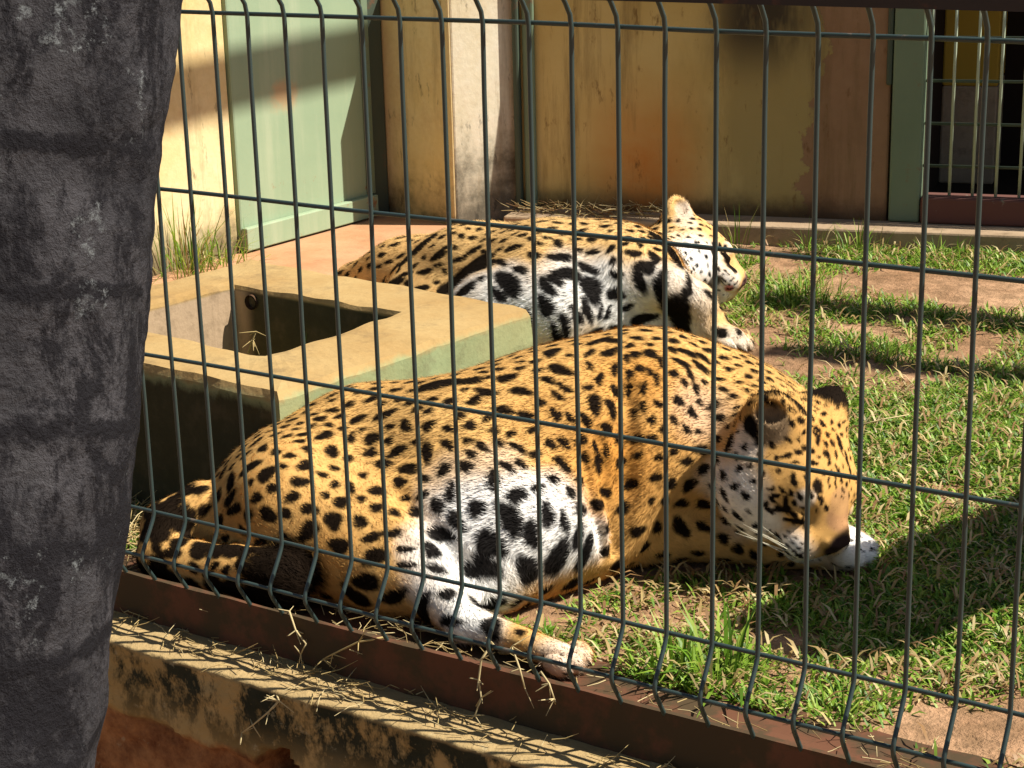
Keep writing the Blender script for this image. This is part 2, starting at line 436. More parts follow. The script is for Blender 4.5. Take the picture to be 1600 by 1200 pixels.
# rusty channel that the wires stand in
ch = empty('steel_channel', (0, 0, -0.02))
tag(ch, 'long rusty brown steel channel along the foot of the wire fence', 'channel')
xs = np.arange(-2.6, 2.4, 0.03)
def strip(profile, xs, jit):
    V = []; n = len(profile)
    for i, x in enumerate(xs):
        for j, (y, z) in enumerate(profile):
            V.append((x, y + (fbm(np.array([[x, 7.0 * j]]), 6, 40)[0] - 0.5) * jit, z + (fbm(np.array([[x, 3.0 + j]]), 14, 41)[0] - 0.5) * jit))
    Fc = [(i * n + j, (i + 1) * n + j, (i + 1) * n + (j + 1) % n, i * n + (j + 1) % n) for i in range(len(xs) - 1) for j in range(n)]
    Fc += [tuple(reversed(range(n))), tuple((len(xs) - 1) * n + j for j in range(n))]
    return mesh_np('strip', V, Fc, False)
put(obj('front_flange', strip([(-0.012, -0.024), (-0.006, -0.024), (-0.006, 0.047), (-0.012, 0.047)], xs, 0.004), M_RUST), ch)
put(obj('web_plate', strip([(-0.006, -0.018), (0.15, -0.018), (0.15, 0.002), (0.09, 0.000), (0.04, 0.004), (-0.006, 0.006)], xs, 0.004), M_RUST), ch)

# ------------------------------------------------------------------ wire fence panel
PITCH = 0.0575
fence = empty('wire_fence', (0, 0, 0.03))
tag(fence, 'dark green welded wire mesh fence panel with V folds in front of the jaguars', 'fence')
WR = 0.0028
prof = [(0.028, 0.002), (0.034, -0.001), (0.05, -0.010), (0.072, -0.024), (0.080, -0.028), (0.086, -0.0295), (0.092, -0.028), (0.100, -0.024), (0.122, -0.010), (0.134, -0.003), (0.142, 0.0),
        (0.16, 0.0), (0.3, 0.0006), (0.45, -0.0004), (0.6, 0.0003), (0.75, 0.0), (0.828, -0.0), (0.842, -0.003), (0.856, -0.013), (0.868, -0.0235), (0.882, -0.030), (0.9, -0.022), (0.93, -0.005), (0.945, 0), (1.2, 0)]
wv, wf = tube([(0, y - WR, z) for z, y in prof], WR, 10)
wire_meshes = []
for k in range(4):
    V2 = np.array(wv); V2[:, 0] += (vnoise(np.stack([V2[:, 2], np.full(len(V2), k * 9.1)], -1), 3.0, 50 + k) - 0.5) * 0.0035
    me = mesh_np('vertical_wire', V2, wf); me.materials.append(M_WIRE); wire_meshes.append(me)
for i in range(-22, 21):
    o = obj('vertical_wire', wire_meshes[i % 4]); o.location = (PITCH * i + random.uniform(-.0007, .0007), 0, 0); put(o, fence)
for z, y in ((0.83, 0), (0.60, 0), (0.37, 0), (0.142, 0), (0.085, -0.0295 ), (1.06, 0)):
    xs2 = np.linspace(-1.3, 1.25, 40)
    yy = y + WR + (0.0 if y == 0 else 0.0)
    pts = [(x, yy, z + (vnoise(np.array([[x, z * 9]]), 4, 60)[0] - 0.5) * 0.003) for x in xs2]
    v, f = tube(pts, WR * 0.97, 10)
    put(obj('horizontal_wire', mesh_np('horizontal_wire', v, f), M_WIRE), fence)
tb = obj('top_rail', mesh_np('top_rail', *box((-1.4, -0.046, 0.8615), (1.4, -0.038, 0.945)), smooth=False), M_BLACKBAR); put(tb, fence)

# ------------------------------------------------------------------ the tree in front
def build_tree():
    edge = [(285, 0), (276, 110), (272, 135), (266, 170), (254, 205), (244, 300), (238, 380), (226, 470), (222, 560), (211, 650), (205, 720), (192, 800), (187, 880), (172, 980), (163, 1090), (150, 1200)]
    cen = []; 
    for px, py in edge:
        d = ray(px, py); q = CAM + d * (1.25 / (d @ FWD)); cen.append(q)
    cen = np.array(cen)
    zz = np.concatenate([np.linspace(-0.62, cen[-1, 2] - 0.02, 30), np.linspace(cen[-1, 2], cen[0, 2], 120), np.linspace(cen[0, 2] + 0.02, 3.2, 60)])
    s = np.argsort(cen[:, 2]); c = cen[s]
    def ext(k):
        lo = c[0, k] + (c[4, k] - c[0, k]) / (c[4, 2] - c[0, 2]) * (zz - c[0, 2])
        hi = c[-1, k] + (c[-1, k] - c[-6, k]) / (c[-1, 2] - c[-6, 2]) * (zz - c[-1, 2])
        mid = np.interp(zz, c[:, 2], c[:, k])
        return np.where(zz < c[0, 2], lo, np.where(zz > c[-1, 2], hi, mid))
    R0 = np.interp(zz, [-0.62, 0.0, 0.9, 3.2], [0.15, 0.118, 0.115, 0.09])
    hr = np.array([RIGHT[0], RIGHT[1], 0]); hr /= np.linalg.norm(hr)
    ax = np.stack([ext(0), ext(1), zz], -1) - hr * R0[:, None]
    n = 72; A = np.linspace(0, 2 * math.pi, n, endpoint=False)
    rings = [P_[2] for P_ in [CAM + ray(150, y) * (1.25 / (ray(150, y) @ FWD)) for y in (150, 375, 585, 745, 915, 1085)]]
    rings = np.array(sorted(rings + [rings[0] + .14, rings[0] + .29, rings[0] + .45, rings[-1] - .11, rings[-1] - .24]))
    V = []; rg = []
    for i, z in enumerate(zz):
        dirs = np.cos(A)[:, None] * hr + np.sin(A)[:, None] * np.cross([0, 0, 1], hr)
        tilt = 0.018 * np.cos(A + 0.6) + 0.010 * np.cos(2 * A) + (fbm(np.stack([np.cos(A) * .11, np.sin(A) * .11, np.full(n, z)], -1), 14, 73) - .5) * .03
        dist = np.min(np.abs(z + tilt[:, None] - rings[None]), 1)
        ring = np.exp(-(dist / 0.013) ** 2)
        p0 = ax[i] + dirs * R0[i]
        rr = R0[i] + 0.0012 * ring + (fbm(p0, 7, 69) - 0.5) * 0.014 + (fbm(p0, 22, 70) - 0.5) * 0.007 + (fbm(p0, 70, 71, 2) - 0.5) * 0.004
        V.append(ax[i] + dirs * rr[:, None]); rg.append(np.exp(-(dist / 0.010) ** 2))
    V = np.concatenate(V); k = len(zz); I = np.arange(k * n).reshape(k, n); J = np.roll(I, -1, 1)
    Fq = np.stack([I[:-1], J[:-1], J[1:], I[1:]], -1).reshape(-1, 4)
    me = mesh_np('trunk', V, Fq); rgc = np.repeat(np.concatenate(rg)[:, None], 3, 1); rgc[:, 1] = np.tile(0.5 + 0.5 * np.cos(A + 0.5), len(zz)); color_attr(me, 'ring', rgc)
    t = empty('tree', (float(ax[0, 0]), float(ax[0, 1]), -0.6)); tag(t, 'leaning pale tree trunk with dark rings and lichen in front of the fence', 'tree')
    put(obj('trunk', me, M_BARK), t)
    # unseen branches and leaves added to shade the visitor side from the sky
    top = ax[-25]; cc = np.array([-0.45, -1.15, 3.0]); lim = []
    for k in range(7):
        a = k * 0.9 + 0.3; e = cc + np.array([math.cos(a) * 1.2, math.sin(a) * 1.2, random.uniform(-.1, .45)])
        lim.append(tube([top + (e - top) * u_ + np.array([0, 0, .25 * math.sin(3.1 * u_)]) for u_ in np.linspace(0, 1, 8)], np.linspace(.05, .012, 8), 8))
    lv, lf = join(lim); lo_ = obj('added_limbs', mesh_np('added_limbs', lv, lf), M_BARK); color_attr(lo_.data, 'ring', np.zeros((len(lv), 3))); put(lo_, t)
    nl = 5200; d3 = nrm(rng.normal(0, 1, (nl, 3))) * (rng.random((nl, 1)) ** .45); pc = cc + d3 * np.array([1.65, 1.65, .75])
    pc = pc[fbm(pc, 1.6, 140) > .36]; nl = len(pc)
    a1 = nrm(rng.normal(0, 1, (nl, 3)) * np.array([1, 1, .45])); a2 = nrm(np.cross(a1, rng.normal(0, 1, (nl, 3)))); Lf = rng.uniform(.09, .19, (nl, 1))
    LV = np.stack([pc, pc + a1 * Lf * .5 + a2 * Lf * .3, pc + a1 * Lf, pc + a1 * Lf * .5 - a2 * Lf * .3], 1).reshape(-1, 3)
    cm = mesh_np('added_crown', LV, np.arange(nl * 4).reshape(-1, 4), False)
    color_attr(cm, 'tint', np.repeat(np.array([(0.05, 0.10, 0.02)]) * rng.uniform(.6, 1.5, (nl, 1)), 4, 0)); put(obj('added_crown', cm, M_BLADE), t)
build_tree()

# ------------------------------------------------------------------ trough
def build_trough():
    root = empty('water_trough', (-0.95, 0.6, 0)); tag(root, 'square concrete trough with green painted sides behind the sleeping jaguar', 'trough')
    O = [(-1.34, 0.315), (-0.622, 0.258), (-0.563, 0.865), (-1.27, 0.945)]
    H = [(-1.19, 0.440), (-0.771, 0.405), (-0.748, 0.732), (-1.152, 0.762)]
    n = 24; V = []; 
    def ringpts(Q, z, jit, off=0.0):
        pts = []
        for a in range(4):
            p = np.array(Q[a]); q = np.array(Q[(a + 1) % 4])
            for t in range(n):
                x = p + (q - p) * t / n
                pts.append((x[0] + (vnoise(np.array([[x[0] * 1.0, x[1], z]]), 26, 80)[0] - .5) * jit, x[1] + (vnoise(np.array([[x[0], x[1], z + 5]]), 26, 81)[0] - .5) * jit,
                            z + (vnoise(np.array([[x[0], x[1], z + 9]]), 20, 82)[0] - .5) * jit))
        return pts
    def shrink(Q, d):
        c = np.mean(np.array(Q), 0); return [tuple(np.array(p) + np.sign(c - np.array(p)) * d) for p in Q]
    lv = [ringpts(O, -0.03, 0), ringpts(O, 0.10, .006), ringpts(O, 0.19, .006), ringpts(O, 0.236, .007), ringpts(shrink(O, .006), 0.248, .006), ringpts(shrink(O, .05), 0.25, .004),
          ringpts(shrink(H, -.02), 0.251, .004), ringpts(shrink(H, -.003), 0.249, .006), ringpts(H, 0.242, .006), ringpts(H, 0.12, .004), ringpts(H, 0.02, .004)]
    m_ = 4 * n; V = [p for l in lv for p in l]
    Fc = [(i * m_ + j, i * m_ + (j + 1) % m_, (i + 1) * m_ + (j + 1) % m_, (i + 1) * m_ + j) for i in range(len(lv) - 1) for j in range(m_)]
    Fc.append(tuple((len(lv) - 1) * m_ + j for j in range(m_)))
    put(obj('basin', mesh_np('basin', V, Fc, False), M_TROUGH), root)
    # drain pipe in the far inner wall
    c = np.array([-1.105, 0.755, 0.222])
    v, f = tube([c + np.array([0, .02, 0]), c + np.array([0, -.004, 0])], .014, 18, False); v2, f2 = tube([c + np.array([0, -.004, 0]), c + np.array([0, .02, 0])], .0115, 18, False)
    Vp, Fp = join([(v, f), (v2, f2)])
    put(obj('drain_pipe', mesh_np('drain_pipe', Vp, Fp + [tuple([18 + j, 18 + (j + 1) % 18, 36 + (18 - j - 1) % 18, 36 + (18 - j) % 18]) for j in range(0)]), M_RUST), root)
build_trough()

pad = obj('concrete_pad', mesh_np('concrete_pad', *prism([(-2.3, 1.25), (-1.12, 1.0), (-1.05, 1.6), (-1.35, 2.36), (-2.3, 2.45)], -0.05, 0.016), smooth=False), M_PAD); tag(pad, kind='structure')

# ------------------------------------------------------------------ the building
def quadwall(name, a, b, z0, z1, thick, mat, parent, loc=True):
    a = np.array(a, float); b = np.array(b, float); L = np.linalg.norm(b - a); ang = math.atan2(b[1] - a[1], b[0] - a[0])
    me = mesh_np(name, *box((0, 0, z0), (L, thick, z1)), smooth=False)
    o = obj(name, me, mat); o.location = (a[0], a[1], 0); o.rotation_euler = (0, 0, ang)
    bl = Matrix.Translation(-Vector(parent.location)); o.parent = parent; o.matrix_parent_inverse = bl
    bevel(o, 0.006, 2)
    return o
house = empty('night_house', (-1.6, 2.7, 0)); tag(house, 'weathered yellow plastered keeper building behind the enclosure with a green door', 'building')
H_ = 0.65
quadwall('wall', (-2.10, 0.9), (-2.06, 1.786), -0.1, 1.1, -0.0 + 0.25, M_WALL_YELLOW, house)
quadwall('wall', (-2.09, 2.412), (-1.752, 2.330), -0.1, H_, 0.5, M_WALL_YELLOW, house)
M_WALL_PALE = mat_wall('pale_mouldy_plaster', (0.60, 0.50, 0.31), (0.74, 0.69, 0.56), (0.035, 0.032, 0.026), 0.36, 0.2)
quadwall('wall', (-1.749, 2.333), (-1.635, 2.545), -0.1, H_, 0.2, M_WALL_PALE, house)
WA = np.array([-1.66, 2.505]); WB = np.array([-0.675, 2.770])
wd = (WB - WA) / np.linalg.norm(WB - WA); wn_ = np.array([-wd[1], wd[0]])
quadwall('wall', WA, WB, -0.1, H_, 0.2, M_WALL_BACK, house)
# door: panel, bottom rail, jamb
dr = quadwall('door', (-2.052, 1.79), (-2.035, 2.335), 0.02, 0.76, 0.03, M_DOOR, house)
def sub(name, lo, hi, mat, par, bw=0.003):
    o = obj(name, mesh_np(name, *box(lo, hi), smooth=False), mat, par); bevel(o, bw, 2); return o
sub('bottom_rail', (0.0, -0.022, 0.022), (0.54, -0.001, 0.082), M_DOOR, dr)
sub('side_stile', (0.515, -0.012, 0.085), (0.543, -0.001, 0.755), M_GREEN, dr)
quadwall('door_jamb', (-2.040, 2.338), (-2.022, 2.392), -0.05, 0.75, 0.09, M_DARKGREEN, house)
quadwall('corner_board', WA + wd * 0.028 - wn_ * 0.016, WA + wd * 0.062 - wn_ * 0.016, 0.03, 0.70, 0.014, M_GREEN, house)
quadwall('corner_board', WA + wd * 0.004 - wn_ * 0.03, WA + wd * 0.022 - wn_ * 0.03, 0.03, 0.70, 0.026, M_DARKGREEN, house)
# step along the foot of the wall
sa = WA - wn_ * 0.13 + wd * 0.0; sb_ = WA + wd * 2.6 - wn_ * 0.115
st_o = quadwall('step', sa, sb_, -0.05, 0.045, 0.14, M_STEP, house)
# barred opening
gate = empty('barred_opening', (float(WB[0]), float(WB[1]), 0.0)); tag(gate, 'pale green barred gate over a dark room beside the stained wall', 'gate')
gp = WB + wd * 0.0
def onwall(s, d): 
    q = WB + wd * s - wn_ * d; return q
quadwall('gate_post', onwall(0.005, 0.012), onwall(0.085, 0.012), 0.046, H_, 0.07, M_GREEN, gate)
quadwall('hinge_strip', onwall(-0.012, 0.010), onwall(0.003, 0.010), 0.4, H_, 0.02, M_DARKGREEN, gate)
quadwall('sill', onwall(0.0875, 0.020), onwall(2.2, 0.020), 0.046, 0.115, 0.08, M_RUSTSILL, gate)
bv, bf = tube([(0, 0, 0.11), (0, 0, 0.45), (0, 0, H_ + .1)], 0.0042, 8)
bme = mesh_np('bar', bv, bf); bme.materials.append(M_BARS)
for k in range(26):
    q = onwall(0.098 + 0.0585 * k, -0.02); o = obj('bar', bme); o.location = (q[0], q[1], 0); o.parent = gate; o.matrix_parent_inverse = Matrix.Translation(-Vector(gate.location))
for z in (0.19, 0.30, 0.41, 0.52, 0.66, 0.8):
    a = onwall(0.086, -0.028); b = onwall(2.2, -0.028)
    v, f = tube([(a[0], a[1], z), (b[0], b[1], z)], 0.0042, 8); put(obj('crossbar', mesh_np('crossbar', v, f), M_DARKGREEN), gate)
room = empty('dark_room', (float(WB[0]), float(WB[1]) + .5, 0)); tag(room, 'dark empty room with a yellow pier seen behind the pale bars', 'room')
a = onwall(-0.02, -0.9); b = onwall(2.6, -0.9)
quadwall('back_wall', a, b, 0, H_+0.1, 0.1, M_DARKROOM, room)
c1 = onwall(-0.02, -0.21)
quadwall('side_wall', onwall(-0.02, -0.9), onwall(-0.02, -0.06), 0, H_+0.1, 0.1, M_DARKROOM, room)
quadwall('yellow_pier', onwall(0.08, -0.55), onwall(0.235, -0.55), 0.33, H_+0.1, 0.3, M_ROOMYELLOW, room)
quadwall('pier_base', onwall(0.08, -0.55), onwall(0.235, -0.55), 0.05, 0.33, 0.3, M_STEP, room)
quadwall('room_roof', onwall(-0.02, -0.30), onwall(2.7, -0.30), H_ + 0.1, H_ + 0.16, 0.8, M_DARKROOM, room)
quadwall('end_wall', onwall(2.6, -0.02), onwall(2.6, -0.9), 0, H_+0.1, 0.1, M_DARKROOM, room)
quadwall('room_floor', onwall(0.0, -0.06), onwall(2.6, -0.06), -0.02, 0.05, 0.85, M_DARKROOM, room)

# ------------------------------------------------------------------ roof beams above the enclosure (out of view, cast the shade bands)
def beam(name, a, b, w, h, label):
    a = np.array(a, float); b = np.array(b, float); L = np.linalg.norm(b[:2] - a[:2]); ang = math.atan2(b[1] - a[1], b[0] - a[0])
    o = obj(name, mesh_np(name, *box((0, -w / 2, -h / 2), (L, w / 2, h / 2)), smooth=False), M_DARKGREEN); o.location = a; o.rotation_euler = (0, 0, ang)
    tag(o, label, 'beam', 'roof beams over the enclosure'); return o
kx, ky = SUN[0] / SUN[2], SUN[1] / SUN[2]
def lift(x, y, z, h): return (x + kx * (h - z), y + ky * (h - z), h)
hz = 3.3
beam('roof_beam', lift(-2.04, 1.30, 0.49, hz), lift(-2.04, 2.9, 0.46, hz), 0.05, 0.09, 'steel roof beam running over the green door')
beam('roof_beam', lift(-0.66, 1.99, 0, hz), lift(1.2, 2.16, 0, hz), 0.11, 0.08, 'steel roof beam running over the bare soil by the step')
beam('roof_beam', lift(-0.46, 1.63, 0, hz), lift(1.2, 1.74, 0, hz), 0.09, 0.07, 'steel roof beam running over the middle of the lawn')
beam('roof_beam', lift(-2.1, 2.455, 0.0, hz), lift(-0.72, 2.50, 0.0, hz), 0.045, 0.05, 'steel roof beam running over the foot of the stained wall')
# unseen leaning log, added right of frame to cast the lawn shadow
b0 = np.array([0.50, 1.36, -0.02]); t0 = np.array(lift(0.185, 0.36, 0, 0.95))
lp = [b0 + (t0 - b0) * t for t in np.linspace(0, 1, 14)]
v, f = tube([q + np.array([(vnoise(np.array([[q[2] * 3, 1.0]]), 3, 90)[0] - .5) * .05, 0, 0]) for q in lp], np.linspace(.155, .095, 14), 14)
lg = obj('shadow_log', mesh_np('shadow_log', v, f), M_BARK); tag(lg, 'unseen leaning log added to cast a shadow on the lawn', 'log')
color_attr(lg.data, 'ring', np.zeros((len(v), 3)))

# ------------------------------------------------------------------ jaguars: one continuous surface from a distance field
class Field:
    def __init__(s, lo, hi, h):
        s.lo = np.array(lo, float); s.h = h
        s.n = np.ceil((np.array(hi) - s.lo) / h).astype(int) + 1
        s.a = np.full(s.n, 0.12, np.float32)
        s.segs = []
    def sl(s, lo, hi):
        i0 = np.clip(np.floor((lo - s.lo) / s.h).astype(int), 0, s.n - 1); i1 = np.clip(np.ceil((hi - s.lo) / s.h).astype(int) + 1, 1, s.n)
        ax = [(s.lo[k] + s.h * np.arange(i0[k], i1[k])).astype(np.float32) for k in range(3)]
        G = np.meshgrid(*ax, indexing='ij')
        return (slice(i0[0], i1[0]), slice(i0[1], i1[1]), slice(i0[2], i1[2])), G
    def comb(s, sl, d, k, op):
        a = s.a[sl]
        if op == 'sub':
            h = np.maximum(k - np.abs(a + d), 0) / k
            s.a[sl] = np.maximum(a, -d) + h * h * k / 4
        else:
            h = np.maximum(k - np.abs(a - d), 0) / k
            s.a[sl] = np.minimum(a, d) - h * h * k / 4
    def cone(s, a, b, ra, rb, k=0.04, kz=1.0, op='add', flow=None):
        a = np.asarray(a, float); b = np.asarray(b, float); R = max(ra, rb)
        sl, (X, Y, Z) = s.sl(np.minimum(a, b) - R - 0.07, np.maximum(a, b) + R + 0.07)
        ab = (b - a) * np.array([1, 1, 1 / kz]); L2 = ab @ ab + 1e-9
        qx = X - a[0]; qy = Y - a[1]; qz = (Z - a[2]) / kz
        t = np.clip((qx * ab[0] + qy * ab[1] + qz * ab[2]) / L2, 0, 1)
        d = np.sqrt((qx - ab[0] * t) ** 2 + (qy - ab[1] * t) ** 2 + (qz - ab[2] * t) ** 2) - (ra + (rb - ra) * t)
        s.comb(sl, (d * (0.5 + 0.5 * kz)).astype(np.float32), k, op)
        if op == 'add': s.segs.append((a, b, ra, rb, nrm(b - a) if flow is None else flow))
    def ell(s, c, A, r, k=0.02, op='add', flow=None):
        """A: 3 rows of unit axes, r: 3 radii"""
        c = np.asarray(c, float); r = np.asarray(r, float); A = np.asarray(A)
        sl, (X, Y, Z) = s.sl(c - r.max() - 0.05, c + r.max() + 0.05)
        q = [(X - c[0]) * A[i][0] + (Y - c[1]) * A[i][1] + (Z - c[2]) * A[i][2] for i in range(3)]
        k0 = np.sqrt(sum((q[i] / r[i]) ** 2 for i in range(3))); k1 = np.sqrt(sum((q[i] / r[i] ** 2) ** 2 for i in range(3))) + 1e-6
        s.comb(sl, (k0 * (k0 - 1) / k1).astype(np.float32), k, op)
        if op == 'add' and flow is not None: s.segs.append((c, c + 1e-4, r.min(), r.min(), flow))
    def surf(s, px, py):
        d = ray(px, py); d = d / np.linalg.norm(d)
        t = np.arange(1.2, 5, 0.002)[:, None]; pt = CAM + d * t
        i = np.round((pt - s.lo) / s.h).astype(int); ok = np.all((i >= 0) & (i < s.n), 1)
        v = np.full(len(i), 1.0); v[ok] = s.a[tuple(i[ok].T)]
        k = np.argmax(v < 0); return pt[k] if v[k] < 0 else None
    def crease(s, pix, w, depth):
        q = [s.surf(*p) for p in pix]; q = [x for x in q if x is not None]
        for a, b in zip(q, q[1:]): s.groove(a, b, w, depth)
    def groove(s, a, b, w, depth):
        a = np.asarray(a, float); b = np.asarray(b, float)
        sl, (X, Y, Z) = s.sl(np.minimum(a, b) - 3 * w, np.maximum(a, b) + 3 * w)
        ab = b - a; L2 = ab @ ab
        t = np.clip(((X - a[0]) * ab[0] + (Y - a[1]) * ab[1] + (Z - a[2]) * ab[2]) / L2, 0, 1)
        d2 = (X - a[0] - ab[0] * t) ** 2 + (Y - a[1] - ab[1] * t) ** 2 + (Z - a[2] - ab[2] * t) ** 2
        s.a[sl] += (depth * np.exp(-d2 / w ** 2)).astype(np.float32)
    def mesh(s):
        a = s.a; a = np.pad(a, 1, constant_values=0.1); lo = s.lo - s.h
        # ground flattens the underside
        ins = a < 0
        n = np.array(a.shape)
        cnt = np.zeros(n - 1, np.int8)
        for i in (0, 1):
            for j in (0, 1):
                for k in (0, 1):
                    cnt += ins[i:n[0] - 1 + i, j:n[1] - 1 + j, k:n[2] - 1 + k]
        cells = np.argwhere((cnt > 0) & (cnt < 8))
        idx = -np.ones(n - 1, np.int64); idx[tuple(cells.T)] = np.arange(len(cells))
        acc = np.zeros((len(cells), 3)); w = np.zeros(len(cells))
        C8 = {}
        for i in (0, 1):
            for j in (0, 1):
                for k in (0, 1):
                    C8[(i, j, k)] = a[cells[:, 0] + i, cells[:, 1] + j, cells[:, 2] + k].astype(float)
        for c, v in C8.items():
            for ax in range(3):
                if c[ax]: continue
                c2 = list(c); c2[ax] = 1; v2 = C8[tuple(c2)]
                m_ = (v < 0) != (v2 < 0); t = v[m_] / (v[m_] - v2[m_])
                p = np.tile(np.array(c, float), (m_.sum(), 1)); p[:, ax] = t
                acc[m_] += p; w[m_] += 1
        V = lo + s.h * (cells + acc / w[:, None])
        quads = []
        for ax in range(3):
            b, c = (ax + 1) % 3, (ax + 2) % 3
            s0 = [slice(None)] * 3; s1 = [slice(None)] * 3; s0[ax] = slice(0, -1); s1[ax] = slice(1, None)
            i0 = ins[tuple(s0)]; i1 = ins[tuple(s1)]
            E = np.argwhere(i0 != i1)
            ok = (E[:, b] > 0) & (E[:, c] > 0) & (E[:, b] < n[b] - 1) & (E[:, c] < n[c] - 1)
            E = E[ok]; fl = i0[tuple(E.T)]
            def g(db, dc):
                q = E.copy(); q[:, b] += db; q[:, c] += dc; return idx[tuple(q.T)]
            Q = np.stack([g(-1, -1), g(0, -1), g(0, 0), g(-1, 0)], -1)
            Q[~fl] = Q[~fl][:, ::-1]
            quads.append(Q)
        return V, np.concatenate(quads)

def toes(Fd, c, fdir, sdir, r, k=0.003, up=np.array([0, 0, 1.0])):
    for j, (so_, fo) in enumerate(((-1.15, -0.15), (-0.42, 0.28), (0.42, 0.28), (1.15, -0.15))):
        q = c + sdir * so_ * r + fdir * (fo * r)
        Fd.ell(q, [fdir, sdir, np.cross(fdir, sdir)], (r * 0.95, r * 0.47, r * 0.66), k)

def head(Fd, O, f, s_, u, sc, wide=1.0, ear_s=0.066, ear_f=-0.068, ear_u=0.071, ear_k=1.0):
    A = [f, s_, u]
    def q(a, b, c): return O + sc * (f * a + s_ * b * wide + u * c)
    fl = -f
    E = lambda a, b, c, r, k=0.02, op='add', fl_=fl: Fd.ell(q(a, b, c), A, np.array((r[0], r[1] * wide, r[2])) * sc, k * sc, op, fl_)
    E(-0.015, 0, 0.0, (0.092, 0.076, 0.072), 0.03)
    E(0.045, 0, 0.012, (0.055, 0.056, 0.048), 0.03)
    for sg in (1, -1):
        E(0.002, sg * 0.056, -0.038, (0.062, 0.042, 0.060), 0.03)       # cheeks
        E(0.042, sg * 0.042, -0.058, (0.040, 0.032, 0.036), 0.025)
        E(0.100, sg * 0.028, -0.026, (0.038, 0.032, 0.031), 0.012)      # whisker pads
        E(0.054, sg * 0.036, 0.042, (0.026, 0.017, 0.014), 0.02)        # brows
        E(0.073, sg * 0.047, 0.013, (0.019, 0.013, 0.011), 0.007)       # closed lids
    Fd.cone(q(0.04, 0, 0.020), q(0.112, 0, 0.004), 0.040 * sc, 0.031 * sc, 0.022 * sc, flow=fl)
    E(0.084, 0, -0.018, (0.048, 0.050, 0.038), 0.02)
    Fd.cone(q(0.0, 0, -0.05), q(0.094, 0, -0.058), 0.046 * sc, 0.032 * sc, 0.018 * sc, flow=fl)   # lower jaw
    E(0.132, 0, 0.006, (0.014, 0.026, 0.014), 0.005)                      # nose
    for sg in (1, -1):
        E(0.145, sg * 0.012, 0.001, (0.008, 0.005, 0.0045), 0.003, 'sub')  # nostrils
        Fd.groove(q(0.056, sg * 0.064, 0.012), q(0.092, sg * 0.040, 0.010), 0.0035 * sc, 0.006 * sc)   # closed eye line
        Fd.groove(q(0.134, sg * 0.012, -0.046), q(0.078, sg * 0.060, -0.050), 0.004 * sc, 0.010 * sc)  # mouth
        Fd.groove(q(0.098, sg * 0.034, 0.006), q(0.06, sg * 0.050, 0.032), 0.010 * sc, 0.004 * sc)
    Fd.groove(q(0.144, 0, -0.010), q(0.134, 0, -0.048), 0.003 * sc, 0.006 * sc)
    for sg in (1, -1):                                           # ears: rounded cups
        ef = nrm(f * 0.62 + s_ * sg * 0.75 + u * 0.1)
        eu = nrm(u * 0.9 + s_ * sg * 0.35 - f * 0.55); eu = nrm(eu - ef * (eu @ ef)); es = np.cross(ef, eu)
        c = q(ear_f, sg * ear_s, ear_u)
        Fd.ell(c, [ef, es, eu], np.array((0.027, 0.045, 0.046)) * sc * ear_k, 0.012 * sc, 'add', eu)
        Fd.ell(c + ef * 0.017 * sc + eu * 0.003 * sc, [ef, es, eu], np.array((0.021, 0.031, 0.038)) * sc * ear_k, 0.004 * sc, 'sub')
    return q

